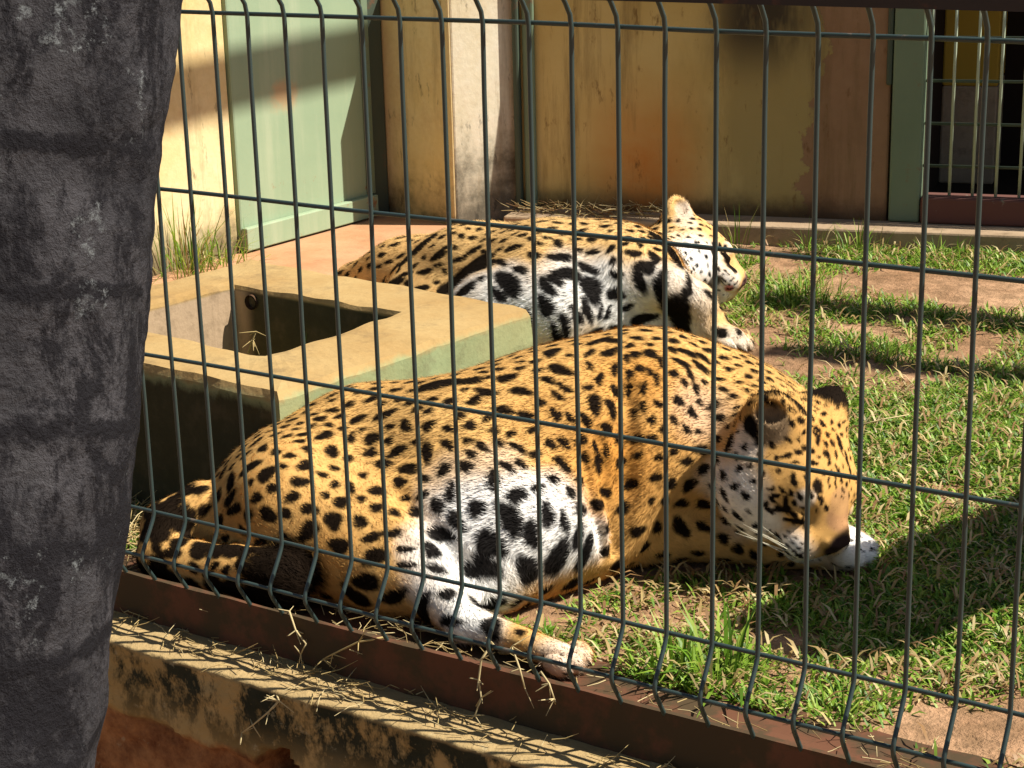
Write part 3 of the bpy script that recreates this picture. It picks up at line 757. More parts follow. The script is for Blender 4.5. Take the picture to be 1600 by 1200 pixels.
BODIES = []
def finish(name, Fd, spec, label, fur_n, fur_len):
    V, Q = Fd.mesh()
    me = mesh_np('body', V, Q)
    nv = len(V)
    N = np.empty(nv * 3, np.float32); me.vertex_normals.foreach_get('vector', N); N = N.reshape(-1, 3).astype(float)
    # fur flow
    fl = np.zeros((nv, 3)); 
    for a, b, ra, rb, d in Fd.segs:
        ab = b - a; t = np.clip(((V - a) @ ab) / (ab @ ab), 0, 1)
        dist = np.maximum(np.linalg.norm(V - a - t[:, None] * ab, axis=1) - (ra + (rb - ra) * t), 0)
        fl += np.exp(-(dist / 0.018) ** 2)[:, None] * d
    fl += np.array([1e-4, 0, 0])
    fl -= N * np.sum(fl * N, 1, keepdims=True); fl = nrm(fl)
    bvh = BVHTree.FromPolygons(V.tolist(), Q.tolist(), all_triangles=False)
    BODIES.append(bvh)
    def hit(px, py):
        d = ray(px, py); d /= np.linalg.norm(d)
        r = bvh.ray_cast(Vector(tuple(CAM)), Vector(tuple(d)))
        return None if r[0] is None else (np.array(r[0]), np.array(r[1]))
    kd = KDTree(nv)
    for i, v in enumerate(V): kd.insert(v.tolist(), i)
    kd.balance()
    # base colour: tawny, with white blobs
    n1 = fbm(V, 7, 11); n2 = vnoise(V, 90, 12)
    tawny = np.array(spec['tawny']); deep = np.array(spec['deep']); white = np.array((0.80, 0.77, 0.72))
    dp = n1 * 0.5
    for px, py, r, amt in spec.get('deepz', []):
        h = hit(px, py)
        if h is not None: dp = np.maximum(dp, amt * np.exp(-np.sum((V - h[0]) ** 2, 1) / r ** 2))
    col = tawny * (1 - dp[:, None]) + deep * dp[:, None]
    wh = np.zeros(nv)
    blobs = []
    for px, py, r, amt in spec['white']:
        h = hit(px, py)
        if h is None: continue
        d = np.linalg.norm(V - h[0], axis=1) + (fbm(V, 30, 14) - 0.5) * 0.022
        wh = 1 - (1 - wh) * (1 - amt * sstep(r * 1.55, r * 0.35, d))
    for c, r, amt in spec.get('white3', []):
        d = np.linalg.norm(V - c, axis=1) + (fbm(V, 22, 14) - 0.5) * 0.02
        wh = np.maximum(wh, amt * sstep(r * 1.25, r * 0.55, d))
    col = col * (1 - wh[:, None]) + white * wh[:, None]
    for c, r, cc in spec.get('paint', []):
        d = np.linalg.norm(V - c, axis=1)
        w = sstep(r * 1.1, r * 0.75, d)[:, None]; col = col * (1 - w) + np.array(cc) * w
    # spots
    dark = np.zeros(nv); cen = []; crad = []
    def paint_spot(c, nn, A, B, soft=0.16, amt=1.0):
        R = max(np.linalg.norm(A), np.linalg.norm(B)) * 1.35
        ids = [i for _, i, _ in kd.find_range(c.tolist(), R)]
        if not ids: return
        ids = np.array(ids); q = V[ids] - c
        a = q @ A / (A @ A); b = q @ B / (B @ B)
        th = np.arctan2(b, a); ph = random.uniform(0, 6.28); ph2 = random.uniform(0, 6.28)
        rho = np.sqrt(a * a + b * b) * (1 + 0.13 * np.sin(2 * th + ph) + 0.10 * np.sin(3 * th + ph2)) + (vnoise(V[ids], 160, 77) - 0.5) * 0.22
        m_ = sstep(1.0 + soft, 1.0 - soft, rho) * (N[ids] @ nn > 0.1)
        dark[ids] = np.maximum(dark[ids], m_ * amt)
    for px, py, ra, rb, ang in spec['spots']:
        kk = 1.2 if max(ra, rb) < spec['bigpx'] else spec['bigk']; ra *= kk; rb *= kk
        h = hit(px, py)
        if h is None: continue
        c, nn = h
        if nn @ (CAM - c) < 0: nn = -nn
        def on_tan(dx, dy):
            d = ray(px + dx, py + dy); t = ((c - CAM) @ nn) / (d @ nn); return CAM + t * d - c
        if abs(nrm(ray(px, py)) @ nn) < 0.18: continue
        t = math.radians(ang)
        A = on_tan(ra * math.cos(t), ra * math.sin(t)); B = on_tan(-rb * math.sin(t), rb * math.cos(t))
        lim = spec['maxr']
        for W in (A, B):
            L = np.linalg.norm(W)
            if L > lim: W *= lim / L
        la, lb = np.linalg.norm(A), np.linalg.norm(B); mx = min(1.3 * max(ra, rb) / max(min(ra, rb), 1e-3), 2.1)
        if la > lb * mx: A *= lb * mx / la
        if lb > la * mx: B *= la * mx / lb
        paint_spot(c, nn, A, B); cen.append(c); crad.append(0.35 * (np.linalg.norm(A) + np.linalg.norm(B)) + 0.3 * max(np.linalg.norm(A), np.linalg.norm(B)))
    # fill with individually placed spots, sizes varying by region
    regs = []
    for px, py, sig, r, gap, elong in spec['regions']:
        h = hit(px, py)
        if h is not None: regs.append((h[0], sig, r, gap, elong))
    for c, sig, r, gap, elong in spec.get('regions3', []): regs.append((c, sig, r, gap, elong))
    W = np.full(nv, 1e-3); Rr = W * spec['r0'][0]; Gg = W * spec['r0'][1]; El = W * spec['r0'][2]
    for c, sig, r, gap, el in regs:
        w = np.exp(-np.sum((V - c) ** 2, 1) / sig ** 2); W += w; Rr += w * r; Gg += w * gap; El += w * el
    Rr /= W; Gg /= W; El /= W
    cen = list(cen); crad = list(crad)
    CA = np.array(cen).reshape(-1, 3) if cen else np.zeros((0, 3)); CR = np.array(crad)
    buf = np.zeros((6000, 3)); bufr = np.zeros(6000); k = len(CA); buf[:k] = CA; bufr[:k] = CR
    nospot = np.zeros(nv, bool)
    for c, r in spec.get('nospot', []): nospot |= np.linalg.norm(V - c, axis=1) < r
    order = rng.permutation(nv)[:spec.get('tries', 30000)]
    for i in order:
        if nospot[i]: continue
        r = Rr[i] * random.uniform(0.7, 1.25)
        d2 = np.sum((buf[:k] - V[i]) ** 2, 1)
        if k and np.any(d2 < (bufr[:k] + r + Gg[i]) ** 2): continue
        el = El[i] * random.uniform(0.85, 1.2)
        f_ = fl[i] + np.cross(N[i], fl[i]) * random.uniform(-0.7, 0.7); f_ = nrm(f_)
        A = f_ * r * math.sqrt(el); B = np.cross(N[i], f_) * r / math.sqrt(el)
        paint_spot(V[i], N[i], A, B, 0.2)
        buf[k] = V[i]; bufr[k] = r * (0.65 + 0.35 * math.sqrt(el)); k += 1
        if k > 5900: break
    for c, r, amt in spec.get('black', []):
        d = np.linalg.norm(V - c, axis=1) + (vnoise(V, 120, 15) - 0.5) * 0.008
        dark = np.maximum(dark, amt * sstep(r * 1.1, r * 0.85, d))
    # rosette centres a little deeper tawny
    blk = np.array((0.003, 0.0018, 0.0015))
    col = col * (0.86 + 0.28 * n2[:, None])
    col = col * (1 - dark[:, None] * 0.99) + blk * dark[:, None] * 0.99
    if 'bands' in spec:
        for c, nrm_, w in spec['bands']:
            pass
    color_attr(me, 'coat', col)
    root = empty('jaguar', tuple(float(x) for x in spec['base'])); tag(root, label, 'jaguar', None)
    body = obj('body', me, M_FUR); put(body, root)
    # fur: short strands, combed along the flow
    p = V[Q]; e1 = p[:, 1] - p[:, 0]; e2 = p[:, 3] - p[:, 0]
    area = np.linalg.norm(np.cross(e1, e2), axis=1)
    fi = rng.choice(len(Q), fur_n, p=area / area.sum())
    a = rng.random((fur_n, 1)); b = rng.random((fur_n, 1))
    wts = [(1 - a) * (1 - b), a * (1 - b), a * b, (1 - a) * b]
    def lerp(D): return sum(w * D[Q[fi, j]] for j, w in enumerate(wts))
    root_p = lerp(V); nn = nrm(lerp(N)); ff = nrm(lerp(fl)); cc = lerp(col); ww = lerp(wh[:, None])[:, 0]
    keep = root_p[:, 2] > 0.004
    L = fur_len * (0.7 + 0.6 * rng.random(len(root_p))) * (1 + 0.4 * ww)
    for c, r, mul in spec.get('furlen', []):
        L = np.where(np.linalg.norm(root_p - c, axis=1) < r, L * mul, L)
    L = L * (1 - 0.55 * sstep(spec['head_r'] * 1.1, spec['head_r'] * 0.6, np.linalg.norm(root_p - spec['head_c'], axis=1)))
    dirv = nrm(ff * 1.0 + nn * (0.30 + 0.25 * rng.random((len(root_p), 1))) + rng.normal(0, 0.22, (len(root_p), 3)) + np.array([0, 0, -0.12]))
    side = nrm(np.cross(dirv, nn)) * (0.00055 + 0.0004 * rng.random((len(root_p), 1)))
    base = root_p - nn * 0.0008
    T = np.stack([base - side, base + side, base + dirv * L[:, None]], 1)[keep]
    cc = cc[keep]; nn = nn[keep]; dirk = dirv[keep]
    jit = (0.80 + 0.4 * rng.random((len(cc), 1)))
    cc = np.clip(cc * jit, 0, 1)
    fm = mesh_np('fur', T.reshape(-1, 3), np.arange(len(T) * 3).reshape(-1, 3))
    color_attr(fm, 'coat', np.repeat(cc, 3, 0))
    hn = nrm(nn + 0.35 * rng.normal(0, 0.5, nn.shape))
    fm.normals_split_custom_set_from_vertices(np.repeat(hn, 3, 0).tolist())
    fur = obj('fur', fm, M_FUR); put(fur, root); tag(fur, kind='stuff')
    return root, hit

Z3 = np.array([0, 0, 1.0])
def face_marks(q, sc, sp, k):
    ex = [pix(q(*t)) for t in ((.054, .066, .014), (.068, .060, .012), (.082, .053, .010), (.096, .043, .004), (.108, .032, .000))]
    for (x0, y0), (x1, y1), w_ in zip(ex, ex[1:], (2.6, 3.6, 3.6, 2.4)):
        sp.append(((x0 + x1) / 2, (y0 + y1) / 2, math.hypot(x1 - x0, y1 - y0) * .62, w_ * k, math.degrees(math.atan2(y1 - y0, x1 - x0))))
    for a_, b_, c_ in ((.060, .052, .036), (.048, .058, .030), (.036, .062, .022), (.040, .070, .002), (.055, .074, -.008)):
        x0, y0 = pix(q(a_, b_, c_)); sp.append((x0, y0, 6 * k, 3.4 * k, 60))
    for r_ in range(3):
        for t_ in range(4):
            x0, y0 = pix(q(.092 + .012 * t_, .052 - .006 * t_, -.018 - .011 * r_)); sp.append((x0, y0, 4.0 * k, 1.6 * k, 20))
    ms = [pix(q(*t)) for t in ((.130, .018, -.044), (.112, .042, -.047), (.092, .056, -.050), (.076, .064, -.054))]
    for (x0, y0), (x1, y1) in list(zip(ms, ms[1:]))[:2]:
        sp.append(((x0 + x1) / 2, (y0 + y1) / 2, math.hypot(x1 - x0, y1 - y0) * .55, 2.0 * k, math.degrees(math.atan2(y1 - y0, x1 - x0))))
    return [(q(.005, .085, -.035), .060 * sc, .8), (q(-.02, .08, -.055), .060 * sc, .85), (q(.05, .075, -.04), .045 * sc, .75), (q(.108, .040, -.035), .036 * sc, 1), (q(.12, 0, -.065), .040 * sc, 1), (q(.03, .06, -.085), .055 * sc, .9),
            (q(.066, .050, .042), .016 * sc, .6), (q(-.05, .085, .03), .035 * sc, .55)]
# ---- near jaguar, asleep on its side, belly to the fence
def near_jaguar():
    Fd = Field((-0.98, 0.015, -0.002), (0.34, 1.12, 0.40), 0.0036)
    ch = [(345, 826, .062, .060), (470, 772, .100, .112), (590, 727, .122, .134), (745, 728, .138, .150), (890, 694, .154, .164), (1010, 670, .160, .168), (1105, 684, .142, .142), (1180, 712, .118, .112)]
    pts = [P(x, y, z) for x, y, z, r in ch]
    for (p0, c0), (p1, c1) in zip(zip(pts, ch), zip(pts[1:], ch[1:])):
        Fd.cone(p0, p1, c0[3] * 1.06, c1[3] * 1.06, 0.05, 0.80, flow=nrm(p0 - p1))
    # belly slumping towards the camera
    bl = [P(690, 815, .085), P(790, 825, .085), P(900, 800, .085)]
    Fd.cone(bl[0], bl[1], .090, .100, .08, .85, flow=nrm(bl[0] - bl[1])); Fd.cone(bl[1], bl[2], .100, .092, .08, .85, flow=nrm(bl[0] - bl[1]))
    Fd.cone(P(800, 862, .048), P(905, 838, .050), .062, .058, .07, .8, flow=nrm(bl[0] - bl[1]))
    # hind leg: thigh, shank, foot
    hip = P(470, 800, .112); knee = P(640, 885, .064); hock = P(728, 972, .030); ft = P(878, 1026, .020)
    Fd.cone(hip, knee, .088, .058, .09); Fd.cone(P(430, 850, .058), P(600, 895, .052), .055, .050, .06)
    Fd.cone(knee, hock, .054, .027, .03); Fd.cone(hock, ft, .022, .018, .015)
    fd = nrm(ft - hock); fd[2] = 0; fd = nrm(fd); toes(Fd, ft + fd * .012, fd, np.cross(Z3, fd), .022)
    # groin / other thigh
    Fd.cone(P(700, 845, .075), P(775, 905, .045), .062, .044, .045); Fd.cone(P(760, 880, .05), P(725, 935, .03), .045, .024, .03)
    # forelimb folded under the neck
    sh = P(1030, 745, .085); el = P(1005, 822, .050); wr = P(1215, 850, .028); pw = P(1318, 856, .029)
    Fd.cone(sh, el, .080, .052, .04, flow=np.array([0, 0, -1.0])); Fd.cone(el, wr, .050, .032, .03); Fd.cone(wr, pw, .036, .034, .02)
    Fd.cone(P(1080, 765, .062), P(1140, 785, .055), .070, .058, .04, flow=nrm(pts[0] - pts[-1]))
    pd = nrm(pw - wr); toes(Fd, pw + pd * .012, pd, np.cross(Z3, pd), .028)
    # tail curled forward along the rump
    tl = [(318, 790, .130, .040), (262, 822, .085, .040), (256, 866, .056, .040), (310, 888, .050, .040), (368, 893, .050, .039), (408, 898, .050, .040), (438, 904, .052, .045)]
    tp = [PY(x, y, yy_) for x, y, yy_, r in tl]
    for (p0, c0), (p1, c1) in zip(zip(tp, tl), zip(tp[1:], tl[1:])): Fd.cone(p0, p1, c0[3] * .92, c1[3] * .92, .010)
    # skin folds behind the elbow, crease of the thigh
    Fd.crease([(978, 610), (975, 680), (978, 760), (972, 850)], .016, .020)
    Fd.crease([(940, 690), (948, 770), (962, 860)], .010, .012)
    Fd.crease([(915, 720), (928, 800), (945, 868)], .009, .008)
    Fd.crease([(620, 770), (680, 830), (720, 880), (735, 920)], .014, .008)
    Fd.crease([(1120, 560), (1100, 640), (1110, 720)], .030, .006)
    f = cam_vec(.42, -.80, .42); s_ = cam_vec(-.70, -.15, .70); s_ = nrm(s_ - f * (s_ @ f)); u = np.cross(s_, f)
    sc = 0.88; O = P(1240, 742, .146)
    q = head(Fd, O, f, s_, u, sc, 1.2, .055)
    Fd.cone(pts[-1], O - f * .03, .112, .088, .05, flow=nrm(pts[-1] - O))
    sp = []
    def add(lst, ox, oy, k):
        for x, y, a, b, t in lst: sp.append((ox + x * k, oy + y * k, a * k, b * k, t))
    add([(1240, 665, 60, 30, 75), (1175, 740, 50, 40, 60), (1305, 710, 55, 22, 85), (1385, 785, 60, 28, 95), (1155, 805, 50, 28, 50), (1290, 820, 45, 35, 60), (1020, 710, 45, 22, 25), (990, 755, 25, 20, 60), (1135, 630, 30, 24, 60),
         (1055, 580, 38, 18, 80), (1070, 670, 35, 22, 60), (1185, 540, 35, 20, 80), (1260, 590, 30, 26, 20), (1355, 650, 45, 20, 80), (1405, 670, 30, 16, 80), (1110, 820, 28, 18, 50), (1470, 770, 50, 18, 85), (1450, 720, 35, 18, 80), (1010, 620, 24, 20, 30),
         (1040, 980, 28, 18, 0), (1035, 895, 30, 16, 20), (960, 955, 38, 26, -50), (870, 905, 35, 24, -40), (780, 860, 42, 24, -15), (750, 905, 40, 20, 20), (905, 755, 50, 12, 8), (905, 805, 45, 13, 0), (810, 780, 50, 22, -12), (700, 745, 35, 22, 0), (1000, 815, 30, 14, 40),
         (680, 668, 28, 24, -40), (600, 700, 36, 28, -20), (475, 648, 26, 20, 50), (370, 632, 32, 17, 0), (357, 598, 20, 16, 0), (360, 545, 24, 15, 40), (470, 522, 24, 19, -20), (550, 593, 22, 17, -10), (575, 545, 25, 16, 0), (885, 450, 28, 14, 0), (975, 455, 30, 19, 80),
         (920, 505, 22, 19, 20), (1030, 507, 21, 17, 0), (890, 545, 22, 12, 10), (800, 720, 24, 15, 0), (765, 670, 22, 17, 30), (860, 705, 30, 14, 0), (705, 608, 22, 17, 20), (605, 630, 24, 17, 20), (420, 500, 22, 16, 20), (530, 645, 18, 16, 40), (440, 595, 18, 14, 0),
         (490, 565, 18, 14, 30), (655, 400, 20, 14, 10), (805, 412, 22, 17, 0), (910, 370, 32, 16, 45), (845, 335, 20, 14, 10), (675, 450, 22, 15, 10), (590, 495, 22, 14, 20), (740, 410, 15, 18, 0), (760, 350, 24, 10, 0), (800, 455, 22, 12, 0), (840, 490, 20, 15, 20),
         (1015, 240, 20, 18, 40), (1110, 230, 20, 11, 20), (1160, 265, 24, 12, 35), (1225, 220, 20, 12, 20), (1270, 262, 22, 16, 45), (1125, 292, 20, 14, 10), (1215, 320, 24, 14, 20), (1110, 370, 20, 12, 15), (1150, 437, 28, 11, 40), (1115, 460, 28, 11, 55), (1100, 497, 24, 15, 40),
         (1230, 500, 24, 13, 50), (1270, 490, 20, 11, 50), (1260, 440, 26, 11, 50), (1040, 430, 20, 14, 40)], 180, 480, .5)
    add([(440, 605, 65, 38, 85), (545, 635, 80, 20, 80), (470, 450, 55, 25, 95), (565, 385, 55, 25, 95), (255, 505, 52, 22, 58), (225, 390, 48, 34, 50), (205, 550, 42, 22, 60), (195, 670, 48, 24, 75), (285, 690, 46, 20, 65), (150, 455, 36, 24, 60), (165, 855, 36, 28, 50),
         (245, 850, 52, 22, 52), (510, 900, 80, 20, 85), (445, 880, 42, 16, 80), (380, 940, 60, 22, 70), (460, 980, 46, 24, 60), (240, 980, 58, 26, 65), (185, 1080, 40, 22, 35), (385, 705, 55, 25, 55), (465, 210, 30, 22, 10), (548, 208, 28, 20, -20), (410, 285, 38, 26, 95), (535, 280, 42, 26, 10),
         (412, 365, 32, 20, 80), (440, 160, 55, 14, -5), (170, 280, 50, 22, -8), (695, 295, 28, 24, 0), (790, 290, 38, 24, -10), (658, 415, 26, 28, 0), (725, 382, 24, 30, 90), (985, 345, 42, 17, 0), (937, 415, 24, 26, 0), (1037, 425, 18, 34, 0), (1105, 375, 22, 36, -15), (1072, 510, 20, 30, 0),
         (965, 585, 25, 36, -15), (855, 340, 22, 40, 0), (785, 405, 18, 28, 0), (828, 450, 20, 32, 0), (1000, 470, 20, 24, 0), (745, 505, 22, 48, 8), (690, 660, 18, 60, -5), (640, 320, 22, 32, 0), (740, 620, 20, 34, 0), (1120, 318, 26, 16, 5), (1020, 285, 45, 16, -5), (920, 265, 22, 24, 0), (1050, 660, 20, 38, -10),
         (935, 705, 20, 34, -15), (520, 760, 32, 34, 0), (655, 520, 20, 40, 0), (570, 525, 22, 40, -10)], 820, 480, .25)
    # cheek and face
    add([(190, 580, 30, 16, 100), (255, 640, 25, 22, 0), (195, 692, 24, 17, 30), (320, 695, 24, 22, 0), (510, 768, 28, 18, 0), (555, 720, 22, 12, 90), (440, 750, 24, 16, 90), (270, 812, 26, 14, 25), (605, 735, 18, 15, 0), (600, 600, 40, 18, 90), (495, 692, 28, 13, 0), (560, 785, 20, 10, 60),
         (560, 832, 22, 9, 0), (605, 845, 18, 10, 0), (655, 765, 26, 8, 5), (650, 800, 24, 7, 5), (655, 855, 24, 6, 5), (745, 640, 45, 22, 60), (760, 720, 45, 14, 60), (790, 765, 28, 12, 55), (700, 690, 30, 14, 80), (225, 390, 45, 18, 95), (285, 535, 26, 14, 100), (345, 520, 16, 14, 0), (470, 655, 24, 12, 0), (365, 610, 18, 12, 0),
         (350, 290, 70, 34, 80), (455, 150, 0.1, 0.1, 0), (645, 255, 35, 16, 10), (590, 190, 30, 14, 5), (655, 200, 32, 12, 5), (620, 150, 45, 12, 5), (590, 270, 34, 14, 45), (560, 460, 26, 14, -10), (628, 440, 20, 14, 0), (505, 470, 20, 12, -10), (610, 492, 18, 9, 0), (665, 415, 16, 18, 0), (745, 365, 28, 14, -55), (735, 335, 20, 12, 0), (795, 450, 22, 18, 80),
         (810, 495, 18, 9, -60), (790, 390, 18, 14, 80), (830, 385, 22, 10, 80), (740, 305, 24, 12, 10), (770, 270, 24, 11, 30), (800, 335, 18, 10, 70), (850, 450, 20, 9, 80), (870, 380, 40, 10, 60), (880, 430, 40, 6, 70), (910, 470, 45, 7, 65), (930, 540, 40, 6, 75), (860, 540, 20, 8, 50), (880, 600, 24, 6, 60), (850, 640, 26, 6, 40), (890, 660, 26, 6, 30), (840, 690, 26, 6, 15), (885, 700, 24, 6, 10), (720, 500, 18, 14, 0), (750, 465, 12, 9, 0), (805, 600, 30, 6, 100), (845, 600, 26, 6, 95)], 1080, 590, .26667)
    sp = [t for t in sp if t[2] > .2]
    white = [(650, 850, .03, .5), (670, 900, .035, .6), (930, 850, .03, .8), (700, 750, .04, .25), (780, 730, .04, .3), (860, 800, .05, .8), (715, 860, .05, 1), (770, 840, .06, 1), (830, 830, .065, 1), (890, 840, .05, 1), (690, 800, .040, .7), (750, 790, .045, .9), (810, 780, .04, .7), (745, 920, .06, 1), (725, 975, .050, 1), (690, 930, .035, .6), (850, 760, .03, .5), 
             (1352, 850, .050, 1), (1095, 640, .05, .22), (880, 1025, .04, .45)]
    white3 = face_marks(q, sc, sp, 1.0)
    spec = dict(white3=white3, tawny=(0.61, 0.365, 0.125), deep=(0.46, 0.205, 0.040), white=white, spots=sp, maxr=.045, bigpx=15, bigk=1.12, r0=(.010, .010, 1.5),
                regions=[(600, 650, .12, .0092, .0046, 1.25), (420, 720, .1, .0092, .0050, 1.25), (800, 620, .12, .0098, .0052, 1.3), (1000, 580, .12, .0088, .0055, 1.25), (1150, 620, .08, .0075, .0048, 1.3), (820, 850, .07, .014, .010, 1.5), (720, 850, .05, .012, .010, 1.5),
                         (600, 900, .06, .014, .011, 1.5), (700, 950, .05, .013, .012, 1.4), (1100, 800, .07, .0100, .0062, 1.4), (1050, 860, .06, .013, .009, 1.5), (1345, 850, .03, .004, .012, 1), (300, 840, .05, .015, .008, 1.6), (880, 1020, .04, .0045, .016, 1)],
                regions3=[(q(0.0, 0, 0.05), .06 * sc, .0043, .0030, 1.5), (q(0.06, 0, 0.05), .04 * sc, .0030, .0024, 1.6), (q(-.05, .02, .05), .05 * sc, .0050, .0034, 1.5), (q(0.02, 0.07, -.03), .05 * sc, .0055, .0062, 1.4), (q(.10, .03, -.02), .04 * sc, .0020, .007, 1.2)] * 8,
                nospot=[(q(.105, 0, .02), .045 * sc), (q(.13, 0, -.02), .04 * sc), (q(-.062, .058, .068), .042 * sc), (q(-.062, -.058, .068), .042 * sc)],
                paint=[(q(.105, 0, .034), .030 * sc, (0.34, 0.18, 0.08)), (q(.080, 0, .045), .028 * sc, (0.40, 0.22, 0.09)), (q(.143, 0, .005), .029 * sc, (0.035, 0.019, 0.017)), (q(-.052, .070, .074), .036 * sc, (0.22, 0.145, 0.08))],
                black=[(q(-.082, -.060, .098), .048 * sc, 1), (q(-.102, .050, .095), .034 * sc, 1), (q(.062, .062, .014), .008 * sc, 1), (q(.074, .056, .012), .007 * sc, 1), (q(.086, .048, .012), .008 * sc, 1), (q(.098, .040, .004), .007 * sc, .8), (q(.139, 0, -.024), .008 * sc, 1), (tp[-1], .060, 1), (tp[-2] * .4 + tp[-1] * .6, .046, 1)],
                furlen=[(tp[-1], .06, 2.0)], deepz=[(960, 720, .10, 1.0), (1000, 590, .10, .85), (1080, 650, .09, .7), (860, 640, .08, .5), (1160, 640, .06, .7), (1290, 680, .05, .7), (380, 800, .08, .6), (500, 880, .08, .6), (930, 820, .05, .9)], head_c=q(.04, 0, 0), head_r=.14, base=P(700, 900, 0), tries=40000)
    # tail rings
    for i in range(len(tp) - 1):
        for t in (0.25, 0.75):
            spec['black'].append((tp[i] * (1 - t) + tp[i + 1] * t + np.array([random.uniform(-.01, .01), -.030 + random.uniform(-.01, .006), random.uniform(-.02, .03)]), random.uniform(.018, .026), 1))
            spec['black'].append((tp[i] * (1 - t) + tp[i + 1] * t + np.array([random.uniform(-.01, .01), -.01, .036]), random.uniform(.014, .022), 1))
    root, hit = finish('jaguar', Fd, spec, 'spotted jaguar asleep against the fence, head resting on its forepaw', 230000, 0.0075)
    # whiskers
    for k in range(11):
        r0 = q(.118 + random.uniform(-.012, .008), .047, -.034 + random.uniform(-.014, .008))
        d = nrm(-f * (.55 + random.uniform(-.2, .25)) + s_ * .65 + u * random.uniform(-.35, .25)); Lw = random.uniform(.05, .085)
        pts_ = [r0 + d * Lw * t + (-u * .4 - f * .4) * .018 * t * t for t in np.linspace(0, 1, 6)]
        v, f_ = tube(pts_, np.linspace(.0005, .00015, 6), 5); put(obj('whisker', mesh_np('whisker', v, f_), M_WHISKER), root)
near_jaguar()

